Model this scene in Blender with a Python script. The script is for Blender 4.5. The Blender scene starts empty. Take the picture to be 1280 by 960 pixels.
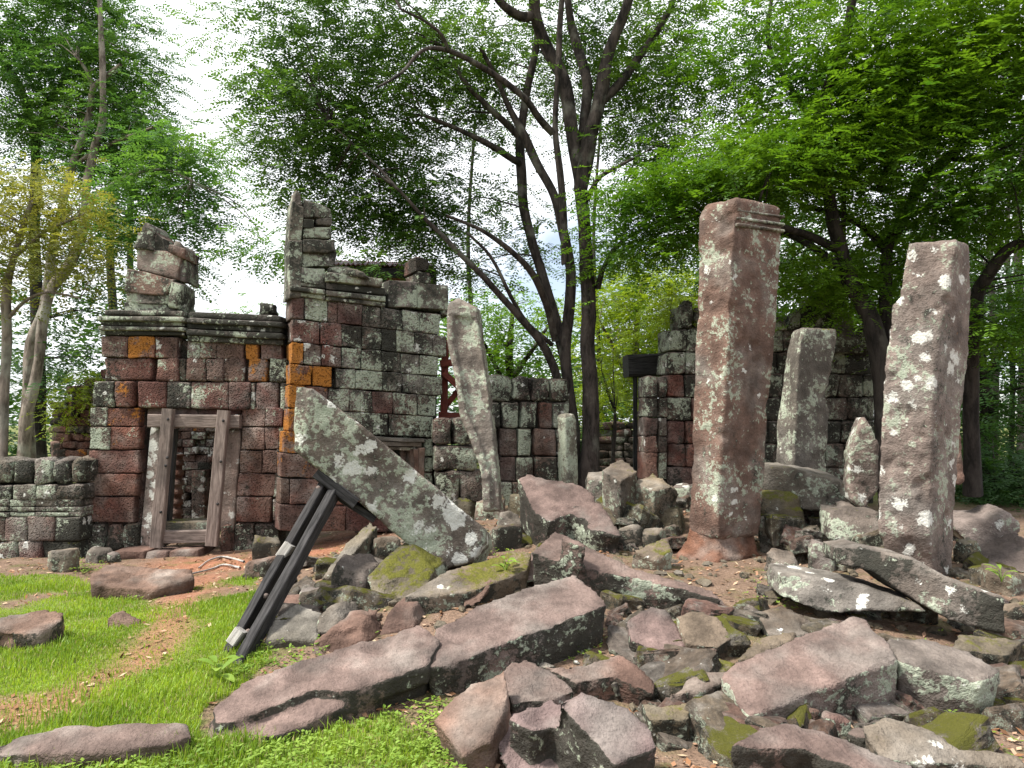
import bpy, math, random
import numpy as np
from mathutils import Vector, Matrix

# ------------------------------------------------------------------ scene, camera, sky, sun, exposure
scene = bpy.context.scene
COL = scene.collection
F = 924.0                       # focal length in pixels of a 1280 px wide picture
PITCH = math.radians(3.1)
CAMZ = 1.6
cam_d = bpy.data.cameras.new('camera')
cam_d.sensor_width = 36.0
cam_d.lens = 36.0 * F / 1280.0
cam_d.clip_start = 0.05
cam_d.clip_end = 2000.0
cam = bpy.data.objects.new('camera', cam_d)
COL.objects.link(cam)
cam.location = (0, 0, CAMZ)
cam.rotation_euler = (math.pi / 2 + PITCH, 0, 0)
scene.camera = cam
scene.render.resolution_x = 1024
scene.render.resolution_y = 768
scene.cycles.max_bounces = 4
scene.cycles.diffuse_bounces = 2
scene.cycles.transmission_bounces = 2

SUN_EL = math.radians(56)
SUN_AZ = math.radians(-110)      # measured from +Y towards +X
sunv = Vector((math.sin(SUN_AZ) * math.cos(SUN_EL), math.cos(SUN_AZ) * math.cos(SUN_EL), math.sin(SUN_EL)))
world = bpy.data.worlds.new('World')
scene.world = world
world.use_nodes = True
wn, wl = world.node_tree.nodes, world.node_tree.links
bg = wn['Background']
bg.inputs['Strength'].default_value = 0.1
sky = wn.new('ShaderNodeTexSky')
sky.sky_type = 'NISHITA'
sky.sun_disc = False
sky.sun_elevation = SUN_EL
sky.sun_rotation = SUN_AZ
tc = wn.new('ShaderNodeTexCoord')
cn = wn.new('ShaderNodeTexNoise')
cn.inputs['Scale'].default_value = 2.1
cn.inputs['Detail'].default_value = 7
cn.inputs['Roughness'].default_value = 0.55
wl.new(tc.outputs['Generated'], cn.inputs['Vector'])
cr = wn.new('ShaderNodeValToRGB')
cr.color_ramp.elements[0].position = 0.36
cr.color_ramp.elements[0].color = (0.25, 0.25, 0.25, 1)
cr.color_ramp.elements[1].position = 0.48
wl.new(cn.outputs['Fac'], cr.inputs['Fac'])
cm = wn.new('ShaderNodeMix')
cm.data_type = 'RGBA'
cm.inputs['B'].default_value = (8.4, 8.6, 9.0, 1)
wl.new(cr.outputs['Color'], cm.inputs['Factor'])
wl.new(sky.outputs['Color'], cm.inputs['A'])
wl.new(cm.outputs['Result'], bg.inputs['Color'])

sun_d = bpy.data.lights.new('sun', 'SUN')
sun_d.energy = 4.4
sun_d.angle = math.radians(9)
sun_d.color = (1.0, 0.955, 0.88)
sun = bpy.data.objects.new('sun', sun_d)
COL.objects.link(sun)
sun.rotation_euler = sunv.to_track_quat('Z', 'Y').to_euler()
sun.location = (0, 0, 30)

scene.view_settings.view_transform = 'Standard'
scene.view_settings.look = 'None'
scene.view_settings.gamma = 1.0
scene.view_settings.use_curve_mapping = False
scene.view_settings.exposure = 0.95

# ------------------------------------------------------------------ measuring helpers
rng = np.random.default_rng(7)
random.seed(7)
ct, st = math.cos(PITCH), math.sin(PITCH)


def ray(u, v):
    b = (480.0 - v) / F
    return np.array([(u - 640.0) / F, ct - st * b, st + ct * b])


def at(u, v, Y):
    """world point seen at photograph position (u, v) and standing Y metres away"""
    d = ray(u, v)
    t = Y / d[1]
    return np.array([d[0] * t, Y, CAMZ + d[2] * t])


def atz(u, Y, z):
    w = Y * ct + (z - CAMZ) * st
    return np.array([(u - 640.0) / F * w, Y, z])


def zof(v, Y):
    return at(640, v, Y)[2]


def project(P):
    P = np.asarray(P)
    y, z = P[..., 1], P[..., 2] - CAMZ
    w = y * ct + z * st
    h = -y * st + z * ct
    return 640 + F * P[..., 0] / w, 480 - F * h / w, w


def sstep(t):
    t = np.clip(t, 0, 1)
    return t * t * (3 - 2 * t)


# numpy value noise
def _hash(ix, iy, iz, s):
    h = (ix * 374761393 + iy * 668265263 + iz * 1274126177 + s * 974711) & 0xffffffff
    h = ((h ^ (h >> 13)) * 1274126177) & 0xffffffff
    h = h ^ (h >> 16)
    return (h & 0xffff) / 65535.0


def vnoise(P, s=0):
    P = np.asarray(P, dtype=np.float64)
    i = np.floor(P).astype(np.int64)
    f = P - i
    f = f * f * (3 - 2 * f)
    r = 0
    for dx in (0, 1):
        wx = f[:, 0] if dx else 1 - f[:, 0]
        for dy in (0, 1):
            wy = f[:, 1] if dy else 1 - f[:, 1]
            for dz in (0, 1):
                wz = f[:, 2] if dz else 1 - f[:, 2]
                r = r + wx * wy * wz * _hash(i[:, 0] + dx, i[:, 1] + dy, i[:, 2] + dz, s)
    return r * 2 - 1


def fbm(P, o=3, s=0):
    a, r, P = 1.0, 0, np.asarray(P, dtype=np.float64)
    for k in range(o):
        r = r + a * vnoise(P, s + k)
        P = P * 2.03 + 11.7
        a *= 0.5
    return r


def gz(x, y):
    """height of the ground"""
    x = np.asarray(x, dtype=np.float64)
    y = np.asarray(y, dtype=np.float64)
    m = 0.33 * sstep((y - 3.6) / 3.0) * sstep((x + 3.6) / 3.6)
    m = m * (1 - 0.6 * sstep((y - 12) / 8.0))
    m = m + 0.24 * np.exp(-((x - 1.5) ** 2 + (y - 8.9) ** 2) / 1.1) + 0.16 * np.exp(-((x - 3.4) ** 2 + (y - 8.0) ** 2) / 0.9)     # heaps of buried rubble
    left = -0.10 * sstep((-x - 3.2) / 2.0) * sstep((y - 5.0) / 4.0)
    c = np.broadcast_arrays(x, y)
    P = np.stack([c[0].ravel(), c[1].ravel(), np.zeros(c[0].size)], 1)
    n = fbm(P * 0.55, 2, 3).reshape(c[0].shape) * 0.05 + fbm(P * 2.6, 2, 9).reshape(c[0].shape) * 0.018
    near = np.clip(1 - (np.hypot(x, y) - 30) / 30.0, 0, 1)
    return m + left + n * near


def ground_hit(u, v, h=0.0):
    """where the sight line meets the level h above the ground"""
    d = ray(u, v)
    Y = np.linspace(2.2, 26, 1200)
    t = Y / d[1]
    g = gz(d[0] * t, Y) + h
    z = CAMZ + d[2] * t
    k = np.where(z <= g)[0]
    k = k[0] if len(k) else len(Y) - 1
    return np.array([d[0] * t[k], Y[k], z[k]])


def inpoly(u, v, poly):
    u, v = np.asarray(u), np.asarray(v)
    r = np.zeros(u.shape, bool)
    n = len(poly)
    for i in range(n):
        x1, y1 = poly[i]
        x2, y2 = poly[(i + 1) % n]
        c = ((y1 > v) != (y2 > v)) & (u < (x2 - x1) * (v - y1) / ((y2 - y1) or 1e-9) + x1)
        r ^= c
    return r


# ------------------------------------------------------------------ object helpers
def tag(o, label=None, cat=None, group=None, kind=None):
    if label: o['label'] = label
    if cat: o['category'] = cat
    if group: o['group'] = group
    if kind: o['kind'] = kind
    return o


def thing(name, label, cat, loc, group=None):
    o = bpy.data.objects.new(name, None)
    o.empty_display_size = 0.2
    COL.objects.link(o)
    o.location = Vector(loc)
    return tag(o, label, cat, group)


def link(name, me, mat=None, parent=None, loc=(0, 0, 0)):
    """one object; loc is in world coordinates, parents are never rotated"""
    o = bpy.data.objects.new(name, me)
    COL.objects.link(o)
    if mat is not None and not me.materials:
        me.materials.append(mat)
    loc = Vector(loc)
    if parent is not None:
        o.parent = parent
        p, off = parent, Vector((0, 0, 0))
        while p is not None:
            off += p.location
            p = p.parent
        loc = loc - off
    o.location = loc
    return o


def mesh_np(name, V, Fc, smooth=False):
    me = bpy.data.meshes.new(name)
    me.from_pydata([tuple(map(float, p)) for p in V], [], [tuple(int(i) for i in f) for f in Fc])
    me.update()
    if smooth:
        me.polygons.foreach_set('use_smooth', np.ones(len(me.polygons), bool))
    return me


def mesh_quads(name, V, nq, smooth=False):
    """V: (nq*4, 3) loose quads"""
    me = bpy.data.meshes.new(name)
    n = nq * 4
    me.vertices.add(n)
    me.vertices.foreach_set('co', np.asarray(V, dtype=np.float32).ravel())
    me.loops.add(n)
    me.loops.foreach_set('vertex_index', np.arange(n, dtype=np.int32))
    me.polygons.add(nq)
    me.polygons.foreach_set('loop_start', np.arange(0, n, 4, dtype=np.int32))
    me.polygons.foreach_set('loop_total', np.full(nq, 4, dtype=np.int32))
    if smooth:
        me.polygons.foreach_set('use_smooth', np.ones(nq, bool))
    me.update(calc_edges=True)
    return me


# ------------------------------------------------------------------ materials
def newmat(name):
    m = bpy.data.materials.new(name)
    m.use_nodes = True
    nt = m.node_tree
    b = nt.nodes['Principled BSDF']
    b.inputs['Roughness'].default_value = 0.9
    b.inputs['Specular IOR Level'].default_value = 0.2
    return m, nt, b


class N:
    """small node-graph writer"""
    def __init__(s, nt):
        s.nt = nt

    def new(s, t, **k):
        n = s.nt.nodes.new(t)
        for a, b in k.items():
            setattr(n, a, b)
        return n

    def put(s, sock, val):
        if isinstance(val, bpy.types.NodeSocket):
            s.nt.links.new(val, sock)
        elif val is not None:
            if isinstance(val, (tuple, list)) and len(val) == 3 and sock.type == 'RGBA':
                val = (*val, 1)
            sock.default_value = val

    def noise(s, vec, scale, detail=4, rough=0.55, dist=0.0):
        n = s.new('ShaderNodeTexNoise')
        s.put(n.inputs['Vector'], vec)
        n.inputs['Scale'].default_value = scale
        n.inputs['Detail'].default_value = detail
        n.inputs['Roughness'].default_value = rough
        n.inputs['Distortion'].default_value = dist
        return n.outputs['Fac']

    def voro(s, vec, scale, feature='F1'):
        n = s.new('ShaderNodeTexVoronoi', feature=feature)
        s.put(n.inputs['Vector'], vec)
        n.inputs['Scale'].default_value = scale
        return n.outputs['Distance']

    def math(s, op, a, b=None, c=None, clamp=False):
        n = s.new('ShaderNodeMath', operation=op, use_clamp=clamp)
        s.put(n.inputs[0], a)
        if b is not None: s.put(n.inputs[1], b)
        if c is not None: s.put(n.inputs[2], c)
        return n.outputs[0]

    def step(s, val, lo, hi):
        n = s.new('ShaderNodeMapRange', interpolation_type='SMOOTHSTEP')
        s.put(n.inputs['Value'], val)
        s.put(n.inputs['From Min'], lo)
        s.put(n.inputs['From Max'], hi)
        return n.outputs['Result']

    def lin(s, val, a, b, c, d):
        n = s.new('ShaderNodeMapRange')
        s.put(n.inputs['Value'], val)
        for k, x in zip(('From Min', 'From Max', 'To Min', 'To Max'), (a, b, c, d)):
            s.put(n.inputs[k], x)
        return n.outputs['Result']

    def mix(s, f, a, b, mode='MIX'):
        n = s.new('ShaderNodeMix', data_type='RGBA', blend_type=mode)
        s.put(n.inputs['Factor'], f)
        s.put(n.inputs['A'], a)
        s.put(n.inputs['B'], b)
        return n.outputs['Result']

    def attr(s, name, kind='OBJECT'):
        n = s.new('ShaderNodeAttribute', attribute_type=kind, attribute_name=name)
        return n

    def bump(s, h, strength=0.4, dist=0.02, normal=None):
        n = s.new('ShaderNodeBump')
        n.inputs['Strength'].default_value = strength
        n.inputs['Distance'].default_value = dist
        s.put(n.inputs['Height'], h)
        if normal is not None: s.put(n.inputs['Normal'], normal)
        return n.outputs['Normal']

    def vadd(s, a, b):
        n = s.new('ShaderNodeVectorMath', operation='ADD')
        s.put(n.inputs[0], a)
        s.put(n.inputs[1], b)
        return n.outputs[0]

    def vmul(s, a, b):
        n = s.new('ShaderNodeVectorMath', operation='MULTIPLY')
        s.put(n.inputs[0], a)
        s.put(n.inputs[1], b)
        return n.outputs[0]


def coords(g):
    tcn = g.new('ShaderNodeTexCoord')
    oi = g.new('ShaderNodeObjectInfo')
    r = g.math('MULTIPLY', oi.outputs['Random'], 53.0)
    c = g.new('ShaderNodeCombineXYZ')
    g.put(c.inputs[0], r)
    g.put(c.inputs[1], g.math('MULTIPLY', r, 0.37))
    g.put(c.inputs[2], g.math('MULTIPLY', r, 0.71))
    return g.vadd(tcn.outputs['Object'], c.outputs[0]), oi.outputs['Random']


def stone_material(name, pits=0.0, bed=1.0):
    """weathered stone; each object carries its own tint and its own cover of
    lichen (lich), white crust (crust), black algae and side shade (algae), orange lichen (orange) and moss"""
    m, nt, b = newmat(name)
    g = N(nt)
    geo = g.new('ShaderNodeNewGeometry')
    p, rnd = coords(g)
    if pits:
        p = g.vadd(geo.outputs['Position'], (31.0, 7.0, 13.0))     # growth runs on across the joints
    sx = g.new('ShaderNodeSeparateXYZ')
    g.put(sx.inputs[0], geo.outputs['Normal'])
    nz = sx.outputs['Z']
    A = {k: g.attr('s_' + k).outputs['Fac'] for k in ('lich', 'crust', 'algae', 'orange', 'moss')}
    tint = g.attr('s_tint').outputs['Color']
    low1 = g.noise(p, 1.9, 3, 0.6)
    low2 = g.noise(g.vadd(p, (7, 3, 1)), 3.1, 2, 0.6)
    low3 = g.noise(g.vmul(p, (2.6, 2.6, 1.2)), 1.0, 3, 0.62)
    mid = g.noise(p, 7.0, 3, 0.65)
    hi = g.noise(p, 21.0, 3, 0.72)
    fine = g.noise(p, 60.0, 2, 0.7)
    v = g.math('MULTIPLY', g.math('MULTIPLY', g.lin(low2, 0.3, 0.7, 0.58, 1.36), g.lin(mid, 0.25, 0.75, 0.60, 1.36)), g.lin(fine, 0.25, 0.75, 0.78, 1.22))
    if pits:
        tint = g.mix(0.38, tint, g.mix(g.step(g.noise(p, 0.9, 2), 0.42, 0.60), (0.115, 0.052, 0.040), (0.125, 0.112, 0.092)))
    base = g.mix(1.0, tint, v, 'MULTIPLY')
    colr = g.mix(g.math('MULTIPLY', g.step(low1, 0.45, 0.68), 0.55), base, g.mix(1.0, (0.20, 0.185, 0.165), v, 'MULTIPLY'))
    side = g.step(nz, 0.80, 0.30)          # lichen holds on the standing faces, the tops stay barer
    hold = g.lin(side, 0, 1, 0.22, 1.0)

    def blend(a, wa, b2):
        return g.math('ADD', g.math('MULTIPLY', a, wa), g.math('MULTIPLY', b2, 1 - wa))

    def cover_mask(val, amount, lo, hi_, soft):
        th = g.lin(amount, 0, 1, lo, hi_)
        return g.step(val, th, g.math('ADD', th, soft))
    # black algae in streaks and patches; on standing faces it also paints their shade
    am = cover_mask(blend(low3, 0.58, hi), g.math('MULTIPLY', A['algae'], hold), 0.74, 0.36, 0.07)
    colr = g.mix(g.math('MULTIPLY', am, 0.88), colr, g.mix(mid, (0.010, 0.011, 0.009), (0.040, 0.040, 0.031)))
    # grey-green crustose lichen
    lm = cover_mask(blend(low2, 0.50, hi), g.math('MULTIPLY', A['lich'], hold), 0.72, 0.38, 0.06)
    colr = g.mix(g.math('MULTIPLY', lm, 0.85), colr, g.mix(fine, (0.16, 0.20, 0.14), (0.46, 0.49, 0.39)))
    # white crust in roundish patches with speckled rim
    inv = g.math('SUBTRACT', 1.0, low3)
    ros = g.math('SUBTRACT', 1.0, g.voro(p, 5.5))
    wm = cover_mask(blend(blend(low1, 0.65, inv), 0.45, blend(ros, 0.55, hi)), A['crust'], 0.74, 0.42, 0.03)
    colr = g.mix(g.math('MULTIPLY', wm, 0.88), colr, g.mix(fine, (0.38, 0.39, 0.35), (0.70, 0.69, 0.64)))
    # scattered pale specks
    sp = g.math('MULTIPLY', g.math('MULTIPLY', g.step(g.voro(p, 19.0), 0.17, 0.10), g.step(low2, 0.50, 0.58)), g.step(side, 0.2, 0.7))
    colr = g.mix(g.math('MULTIPLY', sp, g.math('MULTIPLY', A['lich'], 1.1, clamp=True)), colr, (0.52, 0.53, 0.47))
    # orange lichen
    om = cover_mask(blend(g.math('SUBTRACT', 1.0, low2), 0.62, g.math('SUBTRACT', 1.0, hi)), A['orange'], 0.78, 0.33, 0.07)
    colr = g.mix(g.math('MULTIPLY', om, 0.85), colr, g.mix(fine, (0.20, 0.065, 0.008), (0.46, 0.19, 0.03)))
    # moss cushions on upward faces
    mm = cover_mask(blend(g.math('SUBTRACT', 1.0, low1), 0.6, hi), g.math('MULTIPLY', A['moss'], g.step(nz, -0.15, 0.75)), 0.78, 0.34, 0.10)
    colr = g.mix(g.math('MULTIPLY', mm, 0.92), colr, g.mix(fine, (0.028, 0.034, 0.006), (0.15, 0.145, 0.016)))
    g.put(b.inputs['Base Color'], colr)
    # relief
    h = g.math('ADD', g.math('MULTIPLY', hi, 0.7), g.math('MULTIPLY', fine, 0.3))
    if pits:
        vd = g.voro(p, 40.0)
        h = g.math('ADD', h, g.math('MULTIPLY', g.step(vd, 0.0, 0.5), pits))
    g.put(b.inputs['Normal'], g.bump(h, 1.0, 0.032 if pits else 0.026))
    return m


M = {}
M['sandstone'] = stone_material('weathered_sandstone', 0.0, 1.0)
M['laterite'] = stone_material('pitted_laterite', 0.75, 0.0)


def wood_material(name, c1, c2, scale=9.0):
    m, nt, b = newmat(name)
    g = N(nt)
    p, rnd = coords(g)
    ps = g.vmul(p, (1.0, 1.0, 0.09))
    n = g.noise(ps, scale * 6, 6, 0.65, 0.4)
    n2 = g.noise(p, 3.0, 4)
    c = g.mix(g.step(n, 0.3, 0.7), c1, c2)
    c = g.mix(g.math('MULTIPLY', g.step(n2, 0.45, 0.7), 0.5), c, (0.025, 0.022, 0.02))
    g.put(b.inputs['Base Color'], c)
    b.inputs['Roughness'].default_value = 0.75
    g.put(b.inputs['Normal'], g.bump(n, 0.6, 0.01))
    return m


M['grey_wood'] = wood_material('grey_weathered_timber', (0.10, 0.075, 0.065), (0.24, 0.19, 0.165))
M['black_wood'] = wood_material('blackened_timber', (0.006, 0.006, 0.006), (0.055, 0.052, 0.052))
M['pale_wood'] = wood_material('pale_cut_timber', (0.26, 0.24, 0.22), (0.44, 0.42, 0.39))
M['red_paint'] = wood_material('red_painted_timber', (0.075, 0.018, 0.012), (0.15, 0.034, 0.022))


def bark_material(name, dark, light, patch=0.4):
    m, nt, b = newmat(name)
    g = N(nt)
    p, rnd = coords(g)
    ps = g.vmul(p, (1.0, 1.0, 0.3))
    n = g.noise(ps, 9.0, 7, 0.68, 0.3)
    n2 = g.noise(p, 2.1, 5, 0.6)
    c = g.mix(g.step(n, 0.33, 0.66), dark, light)
    c = g.mix(g.math('MULTIPLY', g.step(n2, 0.60 - 0.2 * patch, 0.70), patch), c, (0.30, 0.30, 0.25))
    g.put(b.inputs['Base Color'], c)
    g.put(b.inputs['Normal'], g.bump(g.math('ADD', n, g.math('MULTIPLY', g.noise(ps, 30, 4), 0.4)), 0.9, 0.03))
    return m


M['bark_dark'] = bark_material('dark_grey_bark', (0.012, 0.010, 0.009), (0.075, 0.06, 0.052), 0.35)
M['bark_pale'] = bark_material('pale_grey_bark', (0.07, 0.055, 0.045), (0.27, 0.225, 0.19), 0.75)
M['bark_black'] = bark_material('near_black_bark', (0.012, 0.010, 0.009), (0.05, 0.042, 0.036), 0.15)


def leaf_material(name, c1, c2, trans=0.45, scale=0.5, tcol=None):
    m, nt, b = newmat(name)
    g = N(nt)
    tcn = g.new('ShaderNodeTexCoord')
    geo = g.new('ShaderNodeNewGeometry')
    n = g.noise(tcn.outputs['Object'], scale, 3)
    f = g.math('ADD', g.math('MULTIPLY', g.step(n, 0.3, 0.7), 0.75), g.math('MULTIPLY', geo.outputs['Random Per Island'], 0.25))
    c = g.mix(f, c1, c2)
    g.put(b.inputs['Base Color'], c)
    b.inputs['Roughness'].default_value = 0.5
    b.inputs['Specular IOR Level'].default_value = 0.3
    t = g.new('ShaderNodeBsdfTranslucent')
    g.put(t.inputs['Color'], g.mix(1.0, c, tcol or (1.5, 1.35, 0.6), 'MULTIPLY'))
    mx = g.new('ShaderNodeMixShader')
    mx.inputs[0].default_value = trans
    nt.links.new(b.outputs[0], mx.inputs[1])
    nt.links.new(t.outputs[0], mx.inputs[2])
    nt.links.new(mx.outputs[0], nt.nodes['Material Output'].inputs['Surface'])
    return m


M['leaf_main'] = leaf_material('dark_green_leaves', (0.030, 0.080, 0.022), (0.095, 0.19, 0.036), 0.48)
M['leaf_right'] = leaf_material('bright_green_leaves', (0.034, 0.105, 0.012), (0.14, 0.27, 0.022), 0.5)
M['leaf_left'] = leaf_material('cool_green_leaves', (0.040, 0.115, 0.036), (0.11, 0.23, 0.055), 0.5)
M['leaf_yellow'] = leaf_material('yellow_green_leaves', (0.12, 0.155, 0.035), (0.26, 0.27, 0.075), 0.4, 1.5)
M['leaf_lime'] = leaf_material('lime_green_leaves', (0.10, 0.18, 0.012), (0.28, 0.38, 0.03), 0.5, 0.8)
M['leaf_far'] = leaf_material('deep_forest_leaves', (0.018, 0.055, 0.015), (0.055, 0.125, 0.030), 0.4, 0.3)  # darker green, also painting in the canopy shade at lower right
M['grass'] = leaf_material('fresh_grass_blades', (0.12, 0.22, 0.022), (0.29, 0.42, 0.05), 0.42, 1.4)
M['weed'] = leaf_material('small_weed_leaves', (0.12, 0.22, 0.03), (0.28, 0.40, 0.07), 0.4, 3.0)


def add_dry(mat, amount, colour):
    nt = mat.node_tree
    g = N(nt)
    b = nt.nodes['Principled BSDF']
    old = b.inputs['Base Color'].links[0].from_socket
    geo = g.new('ShaderNodeNewGeometry')
    f = g.math('GREATER_THAN', g.math('FRACT', g.math('MULTIPLY', geo.outputs['Random Per Island'], 17.3)), 1 - amount)
    g.put(b.inputs['Base Color'], g.mix(f, old, colour))


add_dry(M['grass'], 0.13, (0.36, 0.29, 0.13))


def ground_material():
    m, nt, b = newmat('red_earth_with_thin_grass')
    g = N(nt)
    tcn = g.new('ShaderNodeTexCoord')
    p = tcn.outputs['Object']
    cov = g.attr('grass_cover', 'GEOMETRY').outputs['Fac']
    red = g.attr('red_earth', 'GEOMETRY').outputs['Fac']
    mid = g.noise(p, 6.0, 4, 0.65)
    fine = g.noise(p, 60.0, 2, 0.7)
    earth = g.mix(mid, (0.10, 0.066, 0.044), (0.24, 0.16, 0.115))
    earth = g.mix(red, earth, g.mix(mid, (0.20, 0.085, 0.045), (0.38, 0.175, 0.105)))
    peb = g.voro(p, 34.0)
    earth = g.mix(g.math('MULTIPLY', g.step(peb, 0.28, 0.12), g.step(mid, 0.45, 0.6)), earth, (0.40, 0.31, 0.25))
    earth = g.mix(g.math('MULTIPLY', g.step(g.noise(p, 3.1, 5, 0.65), 0.5, 0.66), 0.6), earth, (0.085, 0.095, 0.025))
    v3 = g.lin(fine, 0.25, 0.75, 0.55, 1.4)
    earth = g.mix(1.0, earth, v3, 'MULTIPLY')
    green = g.mix(mid, (0.07, 0.12, 0.015), (0.17, 0.22, 0.035))
    green = g.mix(1.0, green, v3, 'MULTIPLY')
    cf = g.math('MULTIPLY', cov, g.lin(g.noise(p, 4.0, 5, 0.65), 0.3, 0.55, 0.35, 1.0), clamp=True)
    g.put(b.inputs['Base Color'], g.mix(cf, earth, green))
    g.put(b.inputs['Normal'], g.bump(g.math('ADD', g.math('ADD', mid, g.math('MULTIPLY', fine, 0.6)), g.math('MULTIPLY', g.step(peb, 0.3, 0.05), 0.4)), 0.9, 0.03))
    return m


M['ground'] = ground_material()


def flat_leaf_material():
    m, nt, b = newmat('dry_fallen_leaves')
    g = N(nt)
    geo = g.new('ShaderNodeNewGeometry')
    r = geo.outputs['Random Per Island']
    c = g.new('ShaderNodeValToRGB')
    e = c.color_ramp.elements
    e[0].color = (0.10, 0.05, 0.025, 1)
    e[1].color = (0.42, 0.34, 0.22, 1)
    x = e.new(0.45); x.color = (0.24, 0.12, 0.06, 1)
    x = e.new(0.75); x.color = (0.36, 0.22, 0.15, 1)
    g.put(c.inputs[0], r)
    g.put(b.inputs['Base Color'], c.outputs[0])
    return m


M['litter'] = flat_leaf_material()


def metal_roof_material():
    m, nt, b = newmat('dark_red_roof_sheet')
    g = N(nt)
    p, rnd = coords(g)
    g.put(b.inputs['Base Color'], g.mix(g.noise(p, 5.0, 5), (0.10, 0.02, 0.03), (0.20, 0.06, 0.07)))
    b.inputs['Roughness'].default_value = 0.55
    return m


M['roof'] = metal_roof_material()

# ------------------------------------------------------------------ ground
GRASS_POLY = [ground_hit(u, v)[:2] for u, v in ((105, 722), (118, 748), (190, 742), (240, 735), (300, 722), (332, 720), (330, 750),
              (300, 800), (330, 835), (300, 862), (255, 905), (262, 928), (350, 926), (430, 905), (500, 895), (575, 950), (640, 1010))]
GRASS_POLY = [(-40.0, 9.6)] + [tuple(p) for p in GRASS_POLY] + [(0.5, 1.5), (3.0, -30.0), (-40.0, -30.0)]
PATH = [ground_hit(u, v)[:2] for u, v in ((255, 722), (228, 752), (205, 790), (165, 835), (90, 875), (-40, 905))] + [np.array((-6.5, 3.6))]
RED = [ground_hit(u, v)[:2] for u, v in ((250, 705), (300, 705), (400, 690), (440, 670))]


def seg_dist(x, y, pts):
    r = np.full(np.shape(x), 1e9)
    for (x1, y1), (x2, y2) in zip(pts[:-1], pts[1:]):
        dx, dy = x2 - x1, y2 - y1
        t = np.clip(((x - x1) * dx + (y - y1) * dy) / (dx * dx + dy * dy + 1e-9), 0, 1)
        r = np.minimum(r, np.hypot(x - x1 - t * dx, y - y1 - t * dy))
    return r


def cover(x, y):
    x, y = np.asarray(x, float), np.asarray(y, float)
    P = np.stack([x.ravel(), y.ravel(), np.zeros(x.size)], 1)
    n1 = (fbm(P * 2.2, 3, 21) * 0.12).reshape(x.shape)
    n2 = (fbm(P * 2.2 + 40, 3, 22) * 0.12).reshape(x.shape)
    c = inpoly(x + n1, y + n2, GRASS_POLY).astype(float)
    d = seg_dist(x, y, PATH)
    patch = fbm(P * 1.3 + 5, 3, 31).reshape(x.shape)
    c = c * (1 - 0.80 * (1 - sstep((d - 0.10 + patch * 0.12) / 0.32)))
    c = c * sstep((patch + 1.0) / 0.7)
    far = sstep((y - 11) / 2.0) * 0.75
    return np.maximum(c, far)


def axis(lo, hi, step, far):
    a = list(np.arange(lo, hi + 1e-6, step))
    s, x = step, hi
    while x < far:
        s *= 1.35
        x += s
        a.append(x)
    s, x, b = step, lo, []
    while x > -far:
        s *= 1.35
        x -= s
        b.append(x)
    return np.array(b[::-1] + a)


gx, gy = axis(-7.5, 6.5, 0.075, 700), axis(2.2, 11.5, 0.06, 700)
GX, GY = np.meshgrid(gx, gy)
GZ = gz(GX, GY)
nx_, ny_ = len(gx), len(gy)
idx = np.arange(nx_ * ny_).reshape(ny_, nx_)
fq = np.stack([idx[:-1, :-1], idx[:-1, 1:], idx[1:, 1:], idx[1:, :-1]], -1).reshape(-1, 4)
gme = bpy.data.meshes.new('ground')
gme.vertices.add(nx_ * ny_)
gme.vertices.foreach_set('co', np.stack([GX, GY, GZ], -1).astype(np.float32).ravel())
gme.loops.add(fq.size)
gme.loops.foreach_set('vertex_index', fq.astype(np.int32).ravel())
gme.polygons.add(len(fq))
gme.polygons.foreach_set('loop_start', np.arange(0, fq.size, 4, dtype=np.int32))
gme.polygons.foreach_set('loop_total', np.full(len(fq), 4, dtype=np.int32))
gme.polygons.foreach_set('use_smooth', np.ones(len(fq), bool))
gme.update(calc_edges=True)
a_ = gme.attributes.new('grass_cover', 'FLOAT', 'POINT')
a_.data.foreach_set('value', cover(GX, GY).ravel().astype(np.float32))
a_ = gme.attributes.new('red_earth', 'FLOAT', 'POINT')
a_.data.foreach_set('value', np.maximum(1 - sstep(seg_dist(GX, GY, RED) / 1.0), 0.75 * (1 - sstep(seg_dist(GX, GY, PATH) / 0.5))).ravel().astype(np.float32))
tag(link('ground', gme, M['ground']), kind='structure')

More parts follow.
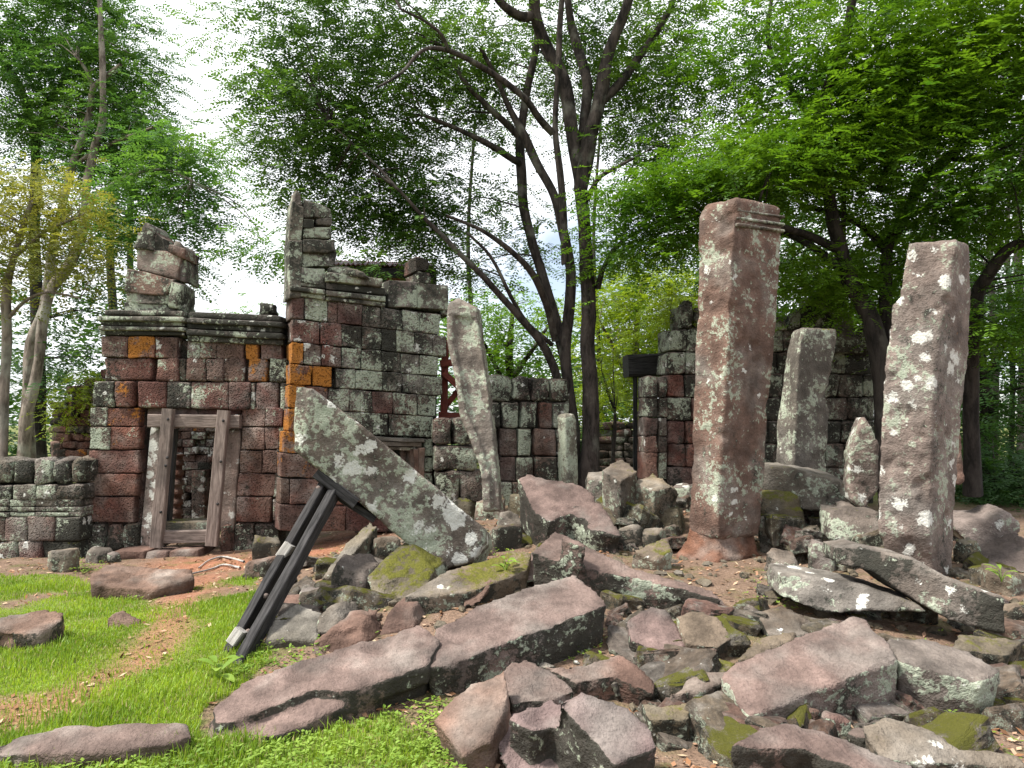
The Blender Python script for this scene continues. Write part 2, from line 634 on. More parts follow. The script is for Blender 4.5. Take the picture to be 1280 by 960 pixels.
# ------------------------------------------------------------------ stone builders
PAL = {  # tint, lich, crust, algae, orange, moss
    'pink': ((0.140, 0.098, 0.084), 0.52, 0.14, 0.90, 0.0, 0.04),
    'brown': ((0.132, 0.080, 0.060), 0.50, 0.22, 0.72, 0.0, 0.20),
    'grey': ((0.130, 0.108, 0.090), 0.60, 0.34, 0.72, 0.0, 0.28),
    'lichen': ((0.120, 0.098, 0.080), 0.80, 0.46, 0.66, 0.0, 0.15),
    'pale': ((0.160, 0.126, 0.108), 0.60, 0.58, 0.54, 0.06, 0.05),
    'mossy': ((0.115, 0.092, 0.062), 0.52, 0.26, 0.70, 0.0, 0.66),
    'moss2': ((0.130, 0.102, 0.074), 0.58, 0.32, 0.70, 0.0, 0.55),
    'red': ((0.122, 0.052, 0.038), 0.20, 0.20, 0.40, 0.06, 0.02),
    'redw': ((0.125, 0.060, 0.047), 0.46, 0.52, 0.48, 0.24, 0.02),
    'mauve': ((0.088, 0.044, 0.038), 0.34, 0.32, 0.52, 0.02, 0.02),
    'orange': ((0.135, 0.064, 0.040), 0.24, 0.16, 0.30, 0.80, 0.0),
    'rorange': ((0.128, 0.056, 0.038), 0.30, 0.22, 0.38, 0.48, 0.0),
    'green': ((0.150, 0.134, 0.108), 0.74, 0.40, 0.76, 0.0, 0.05),
    'dark': ((0.115, 0.098, 0.082), 0.62, 0.36, 0.76, 0.0, 0.06),
    'darkg': ((0.130, 0.114, 0.094), 0.70, 0.38, 0.80, 0.0, 0.06),
    'black': ((0.080, 0.068, 0.058), 0.50, 0.34, 0.92, 0.0, 0.05),
    'mossb': ((0.085, 0.074, 0.055), 0.52, 0.32, 0.80, 0.0, 0.45),
}
SK = ('lich', 'crust', 'algae', 'orange', 'moss')


def dress(o, pal, jit=0.10, **over):
    p = PAL[pal]
    k = 1 + random.uniform(-1.6, 1.6) * jit
    gm = random.uniform(0.0, 0.18) if pal in ('pink', 'brown', 'grey', 'moss2', 'lichen') else 0.0
    lum = sum(p[0]) / 3
    o['s_tint'] = [(c * (1 - gm) + lum * gm * w_) * k * (1 + random.uniform(-.4, .4) * jit) for c, w_ in zip(p[0], (1.06, 0.99, 0.92))]
    for n, v in zip(SK, p[1:]):
        v = over.get(n, v)
        o['s_' + n] = float(max(0.0, min(1.0, v + random.uniform(-1, 1) * jit * 0.6 * (v > 0))))
    return o


QUEUE = []


def solid(rings):
    n = len(rings[0])
    V = np.concatenate([np.asarray(r, float) for r in rings])
    Fc = [tuple(range(n)), tuple(range((len(rings) - 1) * n, len(rings) * n))[::-1]]
    for k in range(len(rings) - 1):
        for i in range(n):
            j = (i + 1) % n
            Fc.append((k * n + j, k * n + i, (k + 1) * n + i, (k + 1) * n + j))
    return V, Fc


def stone(name, label, cat, solids, pal='grey', rough=1.0, vox=None, parent=None, group=None, mat='sandstone', sm=0, layer=0.0045, **over):
    QUEUE.append(dict(name=name, label=label, cat=cat, solids=solids, pal=pal, rough=rough, vox=vox, parent=parent,
                      group=group, mat=mat, over=over, sm=sm, layer=layer, bool=None))


def lay(pts, h=0.3, a=0.0, b=0.3, t=None, e=0.0, sink=0.10, taper=0.92, lean=(0, 0), anchor=None):
    """a stone lying down: pts outline its upper face in the photograph (nearest corner first);
    that corner stands e + h above the ground, the face slopes a (sideways) and b (upwards with distance)"""
    p0 = ground_hit(*pts[0], h=h + e) if anchor is None else ground_hit(anchor[0], anchor[1], h=anchor[2])
    top = []
    n = np.array([-a, -b, 1.0])
    for u, v in pts:
        d = ray(u, v)
        C = np.array([0, 0, CAMZ])
        tt = n.dot(p0 - C) / n.dot(d)
        q = C + d * tt
        if tt < 0 or q[1] > p0[1] + 2.6 or q[1] < p0[1] - 1.2:
            q = at(u, v, p0[1] + (0.7 if v < pts[0][1] else 0))
        top.append(q)
    top = np.array(top)
    t = t if t is not None else h + sink
    nn = n / np.linalg.norm(n)
    ext = -(nn * 0.6 + np.array([0, 0, 0.4])) * t + np.array([lean[0], lean[1], 0])
    c = top.mean(0)
    bot = c + (top - c) * taper + ext
    return solid([top, bot])


def face(pts, ext):
    """a stone whose near face is seen: pts (u, v, Y), pushed back by ext"""
    top = np.array([at(*p) for p in pts])
    return solid([top, top + np.array(ext)])


def column(levels, foot=None):
    """levels: (v at the front corner, [(u, Y), ...] with the front corner first)"""
    rings = []
    for v, cs in levels:
        z = at(cs[0][0], v, cs[0][1])[2]
        rings.append(np.array([atz(u, Y, z) for u, Y in cs]))
    if foot is not None:
        q = rings[-1].copy()
        q[:, 2] = foot
        rings.append(q)
    return solid(rings)


def lump(u, v, w, h, d=None, seed=0, yaw=None, e=0.0, sink=0.25, tilt=0.25, Y=None):
    """a squarish boulder: bottom centre at photo (u, v), w x h pixels"""
    r = np.random.default_rng(1000 + seed)
    g = ground_hit(u, v) if Y is None else at(u, v, Y)
    s = g[1] / F
    W, H = w * s, h * s
    D = (d * s) if d else W * r.uniform(0.6, 0.95)
    yaw = r.uniform(-0.6, 0.6) if yaw is None else yaw
    ring = []
    n = 5 if seed % 3 else 4
    an = [2 * math.pi * (i + r.uniform(-0.22, 0.22)) / n + yaw for i in range(n)]
    ra = [r.uniform(0.86, 1.12) for i in range(n)]
    sx, sy = r.uniform(-1, 1) * tilt, r.uniform(-0.6, 1) * tilt
    for zf, k in ((0.0, 1.0), (0.72, r.uniform(0.95, 1.05)), (1.0, r.uniform(0.74, 0.92))):
        q = []
        for i in range(n):
            c, s_ = math.cos(an[i]) * ra[i] * 1.12, math.sin(an[i]) * ra[i] * 1.12
            q.append((c * k * W * 0.5 + r.uniform(-.04, .04) * W, s_ * k * D * 0.5, (zf * (1 + sink) - sink) * H + (c * sx + s_ * sy) * zf * H * 0.8))
        ring.append(q)
    R = [np.array(q) + np.array([g[0], g[1] + D * 0.42, g[2] + e]) for q in ring]
    return solid(R)


def smooth_verts(co, edges, it):
    n = len(co)
    deg = np.bincount(edges.ravel(), minlength=n).astype(float)[:, None]
    for _ in range(it):
        acc = np.zeros_like(co)
        for k in range(3):
            acc[:, k] = np.bincount(edges[:, 0], weights=co[edges[:, 1], k], minlength=n) + np.bincount(edges[:, 1], weights=co[edges[:, 0], k], minlength=n)
        co = co + 0.5 * (acc / np.maximum(deg, 1) - co)
    return co


def run_queue():
    tmp = []
    for q in QUEUE:
        V, Fc, off = [], [], 0
        for v, f in q['solids']:
            V.append(v)
            Fc += [tuple(i + off for i in ff) for ff in f]
            off += len(v)
        V = np.concatenate(V)
        base = np.array([V[:, 0].mean(), V[:, 1].mean(), V[:, 2].min()])
        q['base'] = base
        me = bpy.data.meshes.new('tmp')
        me.from_pydata([tuple(x) for x in (V - base)], [], Fc)
        import bmesh
        bm = bmesh.new()
        bm.from_mesh(me)
        bmesh.ops.triangulate(bm, faces=bm.faces[:])
        bmesh.ops.recalc_face_normals(bm, faces=bm.faces[:])
        bm.to_mesh(me)
        bm.free()
        o = bpy.data.objects.new('tmp', me)
        COL.objects.link(o)
        md = o.modifiers.new('r', 'REMESH')
        md.mode = 'VOXEL'
        md.voxel_size = q['vox'] or float(np.clip(0.0038 * base[1], 0.016, 0.05))
        tmp.append(o)
    dg = bpy.context.evaluated_depsgraph_get()
    dg.update()
    for q, o in zip(QUEUE, tmp):
        me = bpy.data.meshes.new_from_object(o.evaluated_get(dg))
        me.name = q['name']
        n = len(me.vertices)
        co = np.empty(n * 3, np.float32)
        me.vertices.foreach_get('co', co)
        co = co.reshape(-1, 3).astype(np.float64)
        ed = np.empty(len(me.edges) * 2, np.int32)
        me.edges.foreach_get('vertices', ed)
        ed = ed.reshape(-1, 2)
        co = smooth_verts(co, ed, q['sm'])
        me.vertices.foreach_set('co', co.astype(np.float32).ravel())
        me.update()
        nr = np.empty(n * 3, np.float32)
        me.vertex_normals.foreach_get('vector', nr)
        nr = nr.reshape(-1, 3).astype(np.float64)
        sd = random.randint(0, 9999)
        P = co + sd * 0.731
        r = q['rough']
        d = fbm(P * 2.2, 2, 1) * 0.014 * r + fbm(P * 8.0, 2, 5) * 0.006 * r + fbm(P * 26.0, 2, 8) * 0.0042 * r
        ch = fbm(P * 4.5, 3, 15)
        d -= np.maximum(0, ch - 0.45) * 0.075 * r          # chips knocked out
        if q['layer']:
            lz = co[:, 2] * 13.0 + fbm(P * 1.5, 2, 33) * 0.8
            d += (np.abs((lz % 1.0) - 0.5) * 2 - 0.5) * q['layer']
        co = co + nr * d[:, None]
        me.vertices.foreach_set('co', co.astype(np.float32).ravel())
        me.polygons.foreach_set('use_smooth', np.ones(len(me.polygons), bool))
        me.update()
        me.materials.clear()
        no = link(q['name'], me, M[q['mat']], q['parent'], q['base'])
        dress(no, q['pal'], **q['over'])
        if q['label'] and q['parent'] is None:
            tag(no, q['label'], q['cat'], q['group'])
        elif q['label']:
            no['label'] = q['label']
    for o in tmp:
        me = o.data
        bpy.data.objects.remove(o)
        bpy.data.meshes.remove(me)
    QUEUE.clear()


# masonry: rounded, worn blocks laid on an upright plane
class Plane:
    def __init__(s, uA, YA, uB, YB):
        s.A, s.B = at(uA, 530, YA), at(uB, 530, YB)
        d = s.B - s.A
        d[2] = 0
        d /= np.linalg.norm(d)
        s.d = d
        s.n = np.array([d[1], -d[0], 0.0])           # towards the viewer

    def hit(s, u, v, out=0.0):
        C = np.array([0, 0, CAMZ])
        r = ray(u, v)
        t = s.n.dot(s.A + s.n * out - C) / s.n.dot(r)
        return C + r * t


LAT = (0.0, 0.03, 0.08, 0.36, 0.64, 0.92, 0.97, 1.0)
LATD = (0.0, 0.06, 0.5, 1.0)


def block_mesh(q, n, depth, rad=0.025, wob=0.008, gap=0.006, seed=0):
    """q: four world corners bl, br, tr, tl of the near face; body goes back along -n"""
    q = [np.asarray(p, float) for p in q]
    w = (np.linalg.norm(q[1] - q[0]) + np.linalg.norm(q[2] - q[3])) / 2
    h = (np.linalg.norm(q[3] - q[0]) + np.linalg.norm(q[2] - q[1])) / 2
    I, J, K = len(LAT), len(LAT) - 1, len(LATD)
    LJ = (0.0, 0.04, 0.10, 0.5, 0.90, 0.96, 1.0)
    ids, V, Fc = {}, [], []

    def vid(i, j, k):
        key = (i, j, k)
        if key not in ids:
            ids[key] = len(V)
            V.append((LAT[i], LJ[j], LATD[k]))
        return ids[key]
    for i in range(I - 1):
        for j in range(J - 1):
            Fc.append((vid(i, j, 0), vid(i + 1, j, 0), vid(i + 1, j + 1, 0), vid(i, j + 1, 0)))
            Fc.append((vid(i, j, K - 1), vid(i, j + 1, K - 1), vid(i + 1, j + 1, K - 1), vid(i + 1, j, K - 1)))
    for k in range(K - 1):
        for i in range(I - 1):
            Fc.append((vid(i, 0, k), vid(i, 0, k + 1), vid(i + 1, 0, k + 1), vid(i + 1, 0, k)))
            Fc.append((vid(i, J - 1, k), vid(i + 1, J - 1, k), vid(i + 1, J - 1, k + 1), vid(i, J - 1, k + 1)))
        for j in range(J - 1):
            Fc.append((vid(0, j, k), vid(0, j + 1, k), vid(0, j + 1, k + 1), vid(0, j, k + 1)))
            Fc.append((vid(I - 1, j, k), vid(I - 1, j, k + 1), vid(I - 1, j + 1, k + 1), vid(I - 1, j + 1, k)))
    P = np.array(V)
    half = np.array([w / 2 - gap, h / 2 - gap, depth / 2])
    L = (P - 0.5) * 2 * half
    rr = min(rad, half[0] * 0.8, half[1] * 0.8, half[2] * 0.8)
    inner = np.clip(L, -(half - rr), half - rr)
    dv = L - inner
    ln = np.linalg.norm(dv, axis=1)
    dirn = dv / np.maximum(ln, 1e-9)[:, None]
    L = inner + dirn * np.minimum(ln, rr)[:, None]
    c = (q[0] + q[1] + q[2] + q[3]) / 4
    s = (L[:, 0] / w + 0.5)[:, None]
    t = (L[:, 1] / h + 0.5)[:, None]
    W = (q[0] * (1 - s) + q[1] * s) * (1 - t) + (q[3] * (1 - s) + q[2] * s) * t
    W = W - n[None, :] * (L[:, 2] + depth / 2)[:, None]
    nz = fbm(W * 9.0 + seed * 1.3, 3, 4)[:, None]
    nz2 = np.stack([fbm(W * 5.0 + 17 * k + seed, 2, 40 + k) for k in range(3)], 1)
    wd = dirn[:, 0:1] * ((q[1] - q[0]) / w)[None] + dirn[:, 1:2] * ((q[3] - q[0]) / h)[None] - dirn[:, 2:3] * n[None]
    W = W + wd * nz * wob + nz2 * wob * 0.6
    return mesh_np('block', W - c, Fc, True), c


BSEED = [0]


def block(parent, plane, px, pal, depth=0.35, proud=0.0, name='block', mat='laterite', rad=0.010, wob=0.011, gap=0.0015, label=None, **over):
    """px: bl, br, tr, tl photo corners"""
    BSEED[0] += 1
    q = [plane.hit(u, v, proud) for u, v in px]
    me, c = block_mesh(q, plane.n, depth, rad, wob, gap, BSEED[0])
    o = link(name, me, M[mat], parent, c)
    dress(o, pal, **over)
    if label: o['label'] = label
    return o


def row(parent, plane, y0, y1, items, dy0=0.0, dy1=0.0, xref=None, depth=0.35, jit=0.012, lean=0.0, **k):
    """a course of masonry: y0/y1 top and bottom edge at xref, sloping dy per pixel; items (x0, x1, palette)"""
    xref = items[0][0] if xref is None else xref
    for x0, x1, pal in items:
        f = lambda x, y, d: y + (x - xref) * d
        j = lambda: random.uniform(-0.35, 0.35)
        px = ((x0 - lean + j(), f(x0, y1, dy1) + j()), (x1 - lean + j(), f(x1, y1, dy1) + j()),
              (x1 + j(), f(x1, y0, dy0) + j()), (x0 + j(), f(x0, y0, dy0) + j()))
        block(parent, plane, px, pal, depth, random.uniform(-jit, jit), **k)


def slab_between(name, p1, p2, w, t, mat, parent=None, side=None, loc=None, ends=0.0):
    """a sawn timber from p1 to p2; w across (towards side), t the other way; lies along its local z"""
    p1, p2 = np.asarray(p1, float), np.asarray(p2, float)
    ax = p2 - p1
    Ln = np.linalg.norm(ax)
    ax = ax / Ln
    sd = np.array([1.0, 0, 0]) if side is None else np.asarray(side, float)
    sd = sd - ax * sd.dot(ax)
    sd /= np.linalg.norm(sd)
    th = np.cross(ax, sd)
    V, Fc = [], []
    c = min(w, t) * 0.10
    prof = [(-w / 2 + c, -t / 2), (w / 2 - c, -t / 2), (w / 2, -t / 2 + c), (w / 2, t / 2 - c), (w / 2 - c, t / 2), (-w / 2 + c, t / 2), (-w / 2, t / 2 - c), (-w / 2, -t / 2 + c)]
    nseg = max(2, int(Ln / 0.12))
    for k in range(nseg + 1):
        z = Ln * k / nseg
        for (x, y) in prof:
            j = fbm(np.array([[x * 9, y * 9, z * 2.0 + p1[0] * 7]]), 2, 77)[0] * 0.004
            V.append((x + j, y + j, z))
    m = len(prof)
    for k in range(nseg):
        for i in range(m):
            j = (i + 1) % m
            Fc.append((k * m + i, k * m + j, (k + 1) * m + j, (k + 1) * m + i))
    Fc.append(tuple(range(m))[::-1])
    Fc.append(tuple(range(nseg * m, nseg * m + m)))
    me = mesh_np(name, V, Fc)
    o = link(name, me, mat, parent, p1)
    R = Matrix((Vector(sd), Vector(th), Vector(ax))).transposed()
    o.rotation_euler = R.to_euler()
    return o


def lathe(name, prof, mat, parent, loc, n=14, wob=0.0):
    V, Fc = [], []
    for r, z in prof:
        for i in range(n):
            a = 2 * math.pi * i / n
            V.append((r * math.cos(a), r * math.sin(a), z))
    m = len(prof)
    for k in range(m - 1):
        for i in range(n):
            j = (i + 1) % n
            Fc.append((k * n + i, k * n + j, (k + 1) * n + j, (k + 1) * n + i))
    Fc.append(tuple(range(n))[::-1])
    Fc.append(tuple(range((m - 1) * n, m * n)))
    return link(name, mesh_np(name, V, Fc, True), mat, parent, loc)

# ------------------------------------------------------------------ low wall on the left
def cx(x, o=0.0): return x / 3.368 + o


PL = Plane(-200, 9.35, 110, 9.35)
low = thing('low_wall', 'low dark laterite wall with rounded coping at the left edge', 'wall', at(30, 708, 9.5))
row(low, PL, 676, 715, [(-110, -70, 'dark'), (-70, -30, 'mauve'), (-30, 20, 'dark'), (20, 52, 'mauve'), (52, 98, 'mossb')], depth=0.5, rad=0.05, wob=0.02)
row(low, PL, 646, 677, [(-110, -60, 'dark'), (-60, -20, 'darkg'), (-20, 6, 'darkg'), (6, 34, 'pale'), (34, 68, 'mauve'), (68, 100, 'black')], depth=0.45, rad=0.03, crust=0.5)
for k, (y0, y1, pr) in enumerate(((640, 646.5, 0.05), (633, 639.5, 0.02), (624, 633, 0.07))):
    row(low, PL, y0, y1, [(-110, -40, 'black'), (-40, 12, 'darkg'), (12, 44, 'darkg'), (44, 102, 'dark')], depth=0.42 + pr, rad=0.012, name='moulding', jit=0.006, wob=0.008, crust=0.42)
row(low, PL, 606, 625, [(-110, -40, 'dark'), (-40, 14, 'darkg'), (14, 44, 'dark'), (44, 70, 'darkg'), (70, 104, 'mossb')], depth=0.4, rad=0.03, wob=0.015)
row(low, PL, 573, 607, [(-110, -60, 'black'), (-60, -22, 'mossb'), (-22, 13, 'mossb'), (13, 40, 'black'), (40, 63, 'dark'), (63, 86, 'black'), (86, 108, 'mossb')],
    depth=0.55, rad=0.085, wob=0.03, name='coping_stone')

# ------------------------------------------------------------------ gatehouse wing with the doorway
PG = Plane(100, 9.6, 352, 9.6)
gate = thing('gatehouse', 'ruined red laterite gate wing with timber-braced doorway and broken gable', 'building', at(230, 690, 9.8))
r4 = lambda x: x / 3.368
row(gate, PG, 419.5, 446.5, [(126, 160, 'redw'), (160, 192.5, 'orange'), (194, 222, 'redw'), (234, 250, 'pale'), (250, 270, 'redw'), (270, 304, 'redw'),
    (307.5, 322.5, 'orange'), (325.5, 352, 'mauve')], dy0=0.02, dy1=0.015, depth=0.55, jit=0.02)
row(gate, PG, 447.5, 475, [(131, 190, 'redw'), (195, 222, 'redw'), (222.5, 232, 'mossb'), (232, 257, 'redw'), (257, 279, 'mauve'), (279, 305, 'redw'),
    (310, 333, 'orange'), (336, 358, 'darkg')], dy1=0.015, depth=0.55, jit=0.025, rad=0.03)
row(gate, PG, 476, 508.5, [(116, 142.5, 'green'), (143, 165.5, 'rorange'), (172, 208, 'redw'), (208, 238, 'black'), (238, 285, 'redw'), (285, 312, 'mauve'),
    (313, 319, 'pale'), (319.5, 348, 'mauve'), (350, 359, 'green')], dy0=0.008, dy1=0.02, depth=0.55, jit=0.025, rad=0.028)
row(gate, PG, 509.5, 533, [(113, 134, 'green'), (134, 175, 'rorange'), (303, 332, 'red'), (332.5, 354, 'mauve')], depth=0.55, jit=0.02, lean=1)
row(gate, PG, 534, 562, [(112, 138, 'green'), (138, 175, 'rorange'), (302, 331, 'red'), (331.5, 349, 'red')], depth=0.55, lean=1)
row(gate, PG, 563, 591, [(111, 174, 'red'), (300, 328, 'red'), (328.5, 348, 'red')], depth=0.55, lean=1)
row(gate, PG, 592, 620, [(108, 172, 'red'), (298, 346, 'red')], depth=0.55, lean=1.5)
row(gate, PG, 621, 653, [(104, 168, 'red'), (296, 339, 'red')], depth=0.55, lean=1.5)
row(gate, PG, 654, 690, [(92, 130, 'grey'), (130, 152, 'brown'), (153, 174, 'moss2'), (274, 290, 'brown'), (291, 318, 'grey'), (318, 350, 'grey')], depth=0.6, rad=0.06, wob=0.03, jit=0.05)
for px in (((110, 690), (176, 690), (186, 425), (136, 425)), ((296, 690), (346, 690), (350, 425), (300, 425)), ((150, 512), (330, 512), (330, 425), (150, 425))):
    block(gate, PG, px, 'mauve', 0.30, -0.14, name='infill', rad=0.02, algae=0.7)
# narrow stones closing the joint to the hall
for k, (y0, y1, p) in enumerate(((533, 560, 'green'), (562, 590, 'darkg'), (592, 622, 'green'), (624, 652, 'pale'))):
    block(gate, PG, ((346 - k * 2, y1), (354 - k * 2, y1), (356 - k * 2, y0), (348 - k * 2, y0)), p, 0.5, 0.0)
# cornice: stepped mouldings in two lengths
for (xa, xb, ys, yo) in ((122, 230, (413, 407, 401, 394, 387), 0.0), (233, 353, (419, 411, 404, 397, 389), 0.02)):
    for k in range(5):
        ytop = ys[k]
        ybot = ys[k - 1] if k else ys[0] + (6 if xa < 200 else 8)
        pr = (0.04, 0.10, 0.05, 0.13, 0.08)[k]
        ins = (3, 0, 3, -1, 8)[k] if xa < 200 else (1, 0, 1, 0, 3)[k]
        s = 0.045 if xa > 200 else 0.012
        block(gate, PG, ((xa + ins, ybot - 0.3), (xb - (1 if k == 4 else 0), ybot + (xb - xa) * s - 0.3), (xb - (1 if k == 4 else 0), ytop + (xb - xa) * s), (xa + ins, ytop)),
              'black' if xa > 200 else ('black', 'darkg', 'dark', 'darkg', 'grey')[k], 0.55, pr, name='cornice_moulding', mat='sandstone', rad=0.018, wob=0.010)
block(gate, PG, ((322, 391), (343, 392), (341, 377), (325, 376)), 'black', 0.3, -0.05, rad=0.05, wob=0.03, mat='sandstone')
# broken gable stack
for px, pal, pr in (
        (((152, 399), (228, 399), (226, 378), (154, 377)), 'darkg', 0.0), (((157, 378), (211, 379), (211, 367), (157, 363)), 'grey', 0.02),
        (((156, 365), (208, 370), (219, 348), (158, 334)), 'brown', 0.05), (((209, 385), (223, 387), (227, 356), (213, 350)), 'green', 0.10),
        (((169, 337), (222, 349), (227, 319), (171, 307)), 'brown', 0.02), (((223, 351), (230, 352), (232, 322), (226, 319)), 'grey', -0.03),
        (((168, 309), (191, 314), (190, 285), (172, 290)), 'grey', 0.05), (((191, 315), (209, 317), (204, 297), (191, 285)), 'brown', 0.0),
        (((176, 292), (194, 292), (188, 279), (183, 277)), 'grey', 0.03), (((208, 317), (231, 324), (231, 311), (212, 306)), 'brown', 0.04), (((213, 309), (230, 313), (224, 303), (219, 301)), 'grey', 0.0)):
    block(gate, PG, px, pal, 0.45, pr - 0.05, name='gable_stone', mat='sandstone', rad=0.016, wob=0.022)
# sandstone door frame
for px, y in ((((174, 686), (199, 686), (204, 534), (187, 534)), 0), (((274, 664), (292, 664), (301, 536), (284, 536)), 1)):
    block(gate, PG, px, 'pale', 0.34, -0.06, name='door_jamb', mat='sandstone', rad=0.02, wob=0.012, lich=0.25, orange=0)
block(gate, PG, ((184, 519), (302, 518), (302, 508), (184, 508)), 'mauve', 0.4, -0.12, name='door_lintel', mat='sandstone')
block(gate, PG, ((198, 668), (262, 667), (262, 652), (200, 652)), 'moss2', 0.4, -0.10, name='door_sill', mat='sandstone', rad=0.02)
for px, pal in ((((136, 706), (181, 707), (181, 688), (139, 688)), 'brown'), (((181, 707), (209, 708), (208, 690), (182, 689)), 'brown'),
                (((209, 706), (250, 705), (248, 687), (210, 689)), 'brown'), (((104, 714), (136, 712), (136, 698), (106, 698)), 'moss2'),
                (((180, 713), (221, 711), (221, 706), (182, 706)), 'moss2')):
    block(gate, PG, px, pal, 0.5, 0.30, name='step_stone', mat='sandstone', rad=0.03, wob=0.02, lich=0.15, algae=0.1)

# timber brace in the doorway
db = thing('door_brace', 'grey weathered timber frame bracing the laterite doorway', 'timber brace', at(232, 690, 9.45))
PT = Plane(100, 9.47, 352, 9.47)
slab_between('post', PT.hit(196, 684), PT.hit(211, 511), 0.145, 0.10, M['grey_wood'], db)
slab_between('post', PT.hit(265, 682), PT.hit(280, 513), 0.145, 0.10, M['grey_wood'], db)
slab_between('head_beam', PT.hit(187, 526, -0.11), PT.hit(301, 527, -0.11), 0.17, 0.12, M['grey_wood'], db, side=(0, 0, 1))
slab_between('bottom_beam', PT.hit(201, 671, -0.06), PT.hit(262, 670, -0.06), 0.16, 0.10, M['grey_wood'], db, side=(0, 0, 1))
slab_between('inner_post', PT.hit(208, 655, -0.32), PT.hit(216, 536, -0.32), 0.12, 0.09, M['black_wood'], db)
for (u, v) in ((210, 524), (279, 526), (209, 572), (207, 582), (276, 577), (201, 640), (272, 630)):
    p = PT.hit(u, v, 0.052)
    o = lathe('bolt', ((0.018, -0.012), (0.018, 0.004), (0.012, 0.010)), M['black_wood'], db, p, 8)
    o.rotation_euler = (math.pi / 2, 0, 0)

# brick shrine seen through the door
PI_ = Plane(150, 11.9, 320, 11.9)
br = thing('brick_shrine', 'crumbling brick shrine with turned colonette glimpsed through the doorway', 'shrine', at(238, 660, 12.1))
for k in range(15):
    y = 530 + k * 9.6
    x = 196 + random.uniform(-8, 0)
    while x < 292:
        w = random.uniform(13, 22)
        if not (random.random() < 0.06):
            row(br, PI_, y, y + 9.2, [(x, x + w - 0.5, random.choice(('rorange', 'redw', 'redw', 'pale', 'pale', 'brown', 'moss2')))], depth=0.3, jit=0.06, name='brick', rad=0.012, wob=0.012)  # paler brick tints paint in brightness the shaded interior lacks
        x += w
block(br, PI_, ((190, 690), (300, 690), (300, 526), (190, 526)), 'mauve', 0.3, -0.22, name='infill')
block(br, PI_, ((239, 672), (256, 672), (256, 588), (239, 588)), 'redw', 0.2, 0.16, name='pilaster')
prof, zz = [], 0.0
p0 = at(220, 676, 11.2)
for k in range(9):
    for r, dz in ((0.085, 0.0), (0.085, 0.035), (0.065, 0.045), (0.065, 0.10), (0.092, 0.112), (0.092, 0.13)):
        prof.append((r, zz + dz))
    zz += 0.145
co = lathe('colonette', prof, M['sandstone'], br, p0, 16)
dress(co, 'rorange', orange=0.3)

# ------------------------------------------------------------------ hall: taller wing to the right of the gate
PH = Plane(355, 9.30, 560, 10.25)
hall = thing('hall', 'tall grey lichen-covered stone hall with broken corner pier and barred window', 'building', at(450, 650, 10.0))
h5 = lambda x: x / 3.368 + 340


def hrow(y0, s0, y1, s1, items, **k):
    row(hall, PH, y0, y1, [(h5(a), h5(b), p) for a, b, p in items], dy0=s0, dy1=s1, xref=361, depth=0.5, jit=0.018, **k)


hrow(370, .123, 397, .111, [(82, 135, 'mauve'), (136, 234, 'green'), (235, 275, 'mauve'), (276, 380, 'mauve'), (381, 460, 'dark'), (461, 547, 'darkg'), (548, 622, 'green'), (623, 708, 'green')])
hrow(398, .111, 426.5, .099, [(84, 200, 'redw'), (203, 292, 'redw'), (294, 380, 'black'), (381, 460, 'dark'), (461, 525, 'black'), (526, 600, 'green'), (601, 675, 'darkg'), (676, 735, 'grey')])
hrow(427.5, .099, 453.5, .087, [(82, 130, 'orange'), (131, 208, 'pale'), (210, 290, 'redw'), (292, 375, 'dark'), (376, 460, 'darkg'), (461, 542, 'black'), (543, 622, 'green'), (623, 700, 'green')])
hrow(454.5, .087, 480, .075, [(74, 168, 'orange'), (170, 252, 'orange'), (268, 350, 'darkg'), (351, 465, 'green'), (466, 548, 'black'), (549, 642, 'green'), (643, 720, 'green')])
hrow(481, .075, 509, .064, [(70, 140, 'orange'), (141, 236, 'rorange'), (238, 325, 'darkg'), (326, 420, 'dark'), (421, 510, 'mauve'), (511, 610, 'dark'), (611, 690, 'green')])
row(hall, PH, 510, 538, [(360, 386, 'orange'), (386, 411, 'darkg'), (411, 486, 'darkg'), (486, 541, 'darkg')], dy0=.06, dy1=.05, xref=361, depth=0.5)
row(hall, PH, 539, 566, [(354, 384, 'orange'), (384, 425, 'dark'), (425, 466, 'mauve')], dy0=.05, dy1=.04, xref=361, depth=0.5)
row(hall, PH, 567, 597, [(351, 388, 'rorange'), (388, 425, 'red'), (425, 466, 'mauve')], dy0=.04, dy1=.03, xref=361, depth=0.5)
row(hall, PH, 598, 630, [(350, 362, 'red'), (362, 402, 'red'), (402, 440, 'red'), (440, 480, 'mauve')], dy0=.03, dy1=.02, xref=361, depth=0.5)
row(hall, PH, 631, 664, [(349, 390, 'mauve'), (390, 432, 'red'), (432, 486, 'mauve'), (486, 540, 'grey')], dy0=.02, dy1=.01, xref=361, depth=0.55)
# stones round the window
row(hall, PH, 549, 570, [(531, 541, 'green')], depth=0.5)
row(hall, PH, 571, 590, [(531, 541, 'green')], depth=0.5)
row(hall, PH, 591, 625, [(470, 500, 'darkg'), (500, 541, 'green')], depth=0.5)
# stout block to the right, lower courses
PH2 = Plane(535, 9.75, 640, 9.95)
row(hall, PH2, 521, 556, [(541, 566, 'dark'), (566, 594, 'green')], depth=0.6, rad=0.06, wob=0.03)
row(hall, PH2, 556, 588, [(543, 596, 'green')], depth=0.6, rad=0.06, wob=0.03, moss=0.3)
row(hall, PH2, 589, 630, [(545, 575, 'green'), (575, 606, 'grey')], depth=0.65, rad=0.05, wob=0.03)
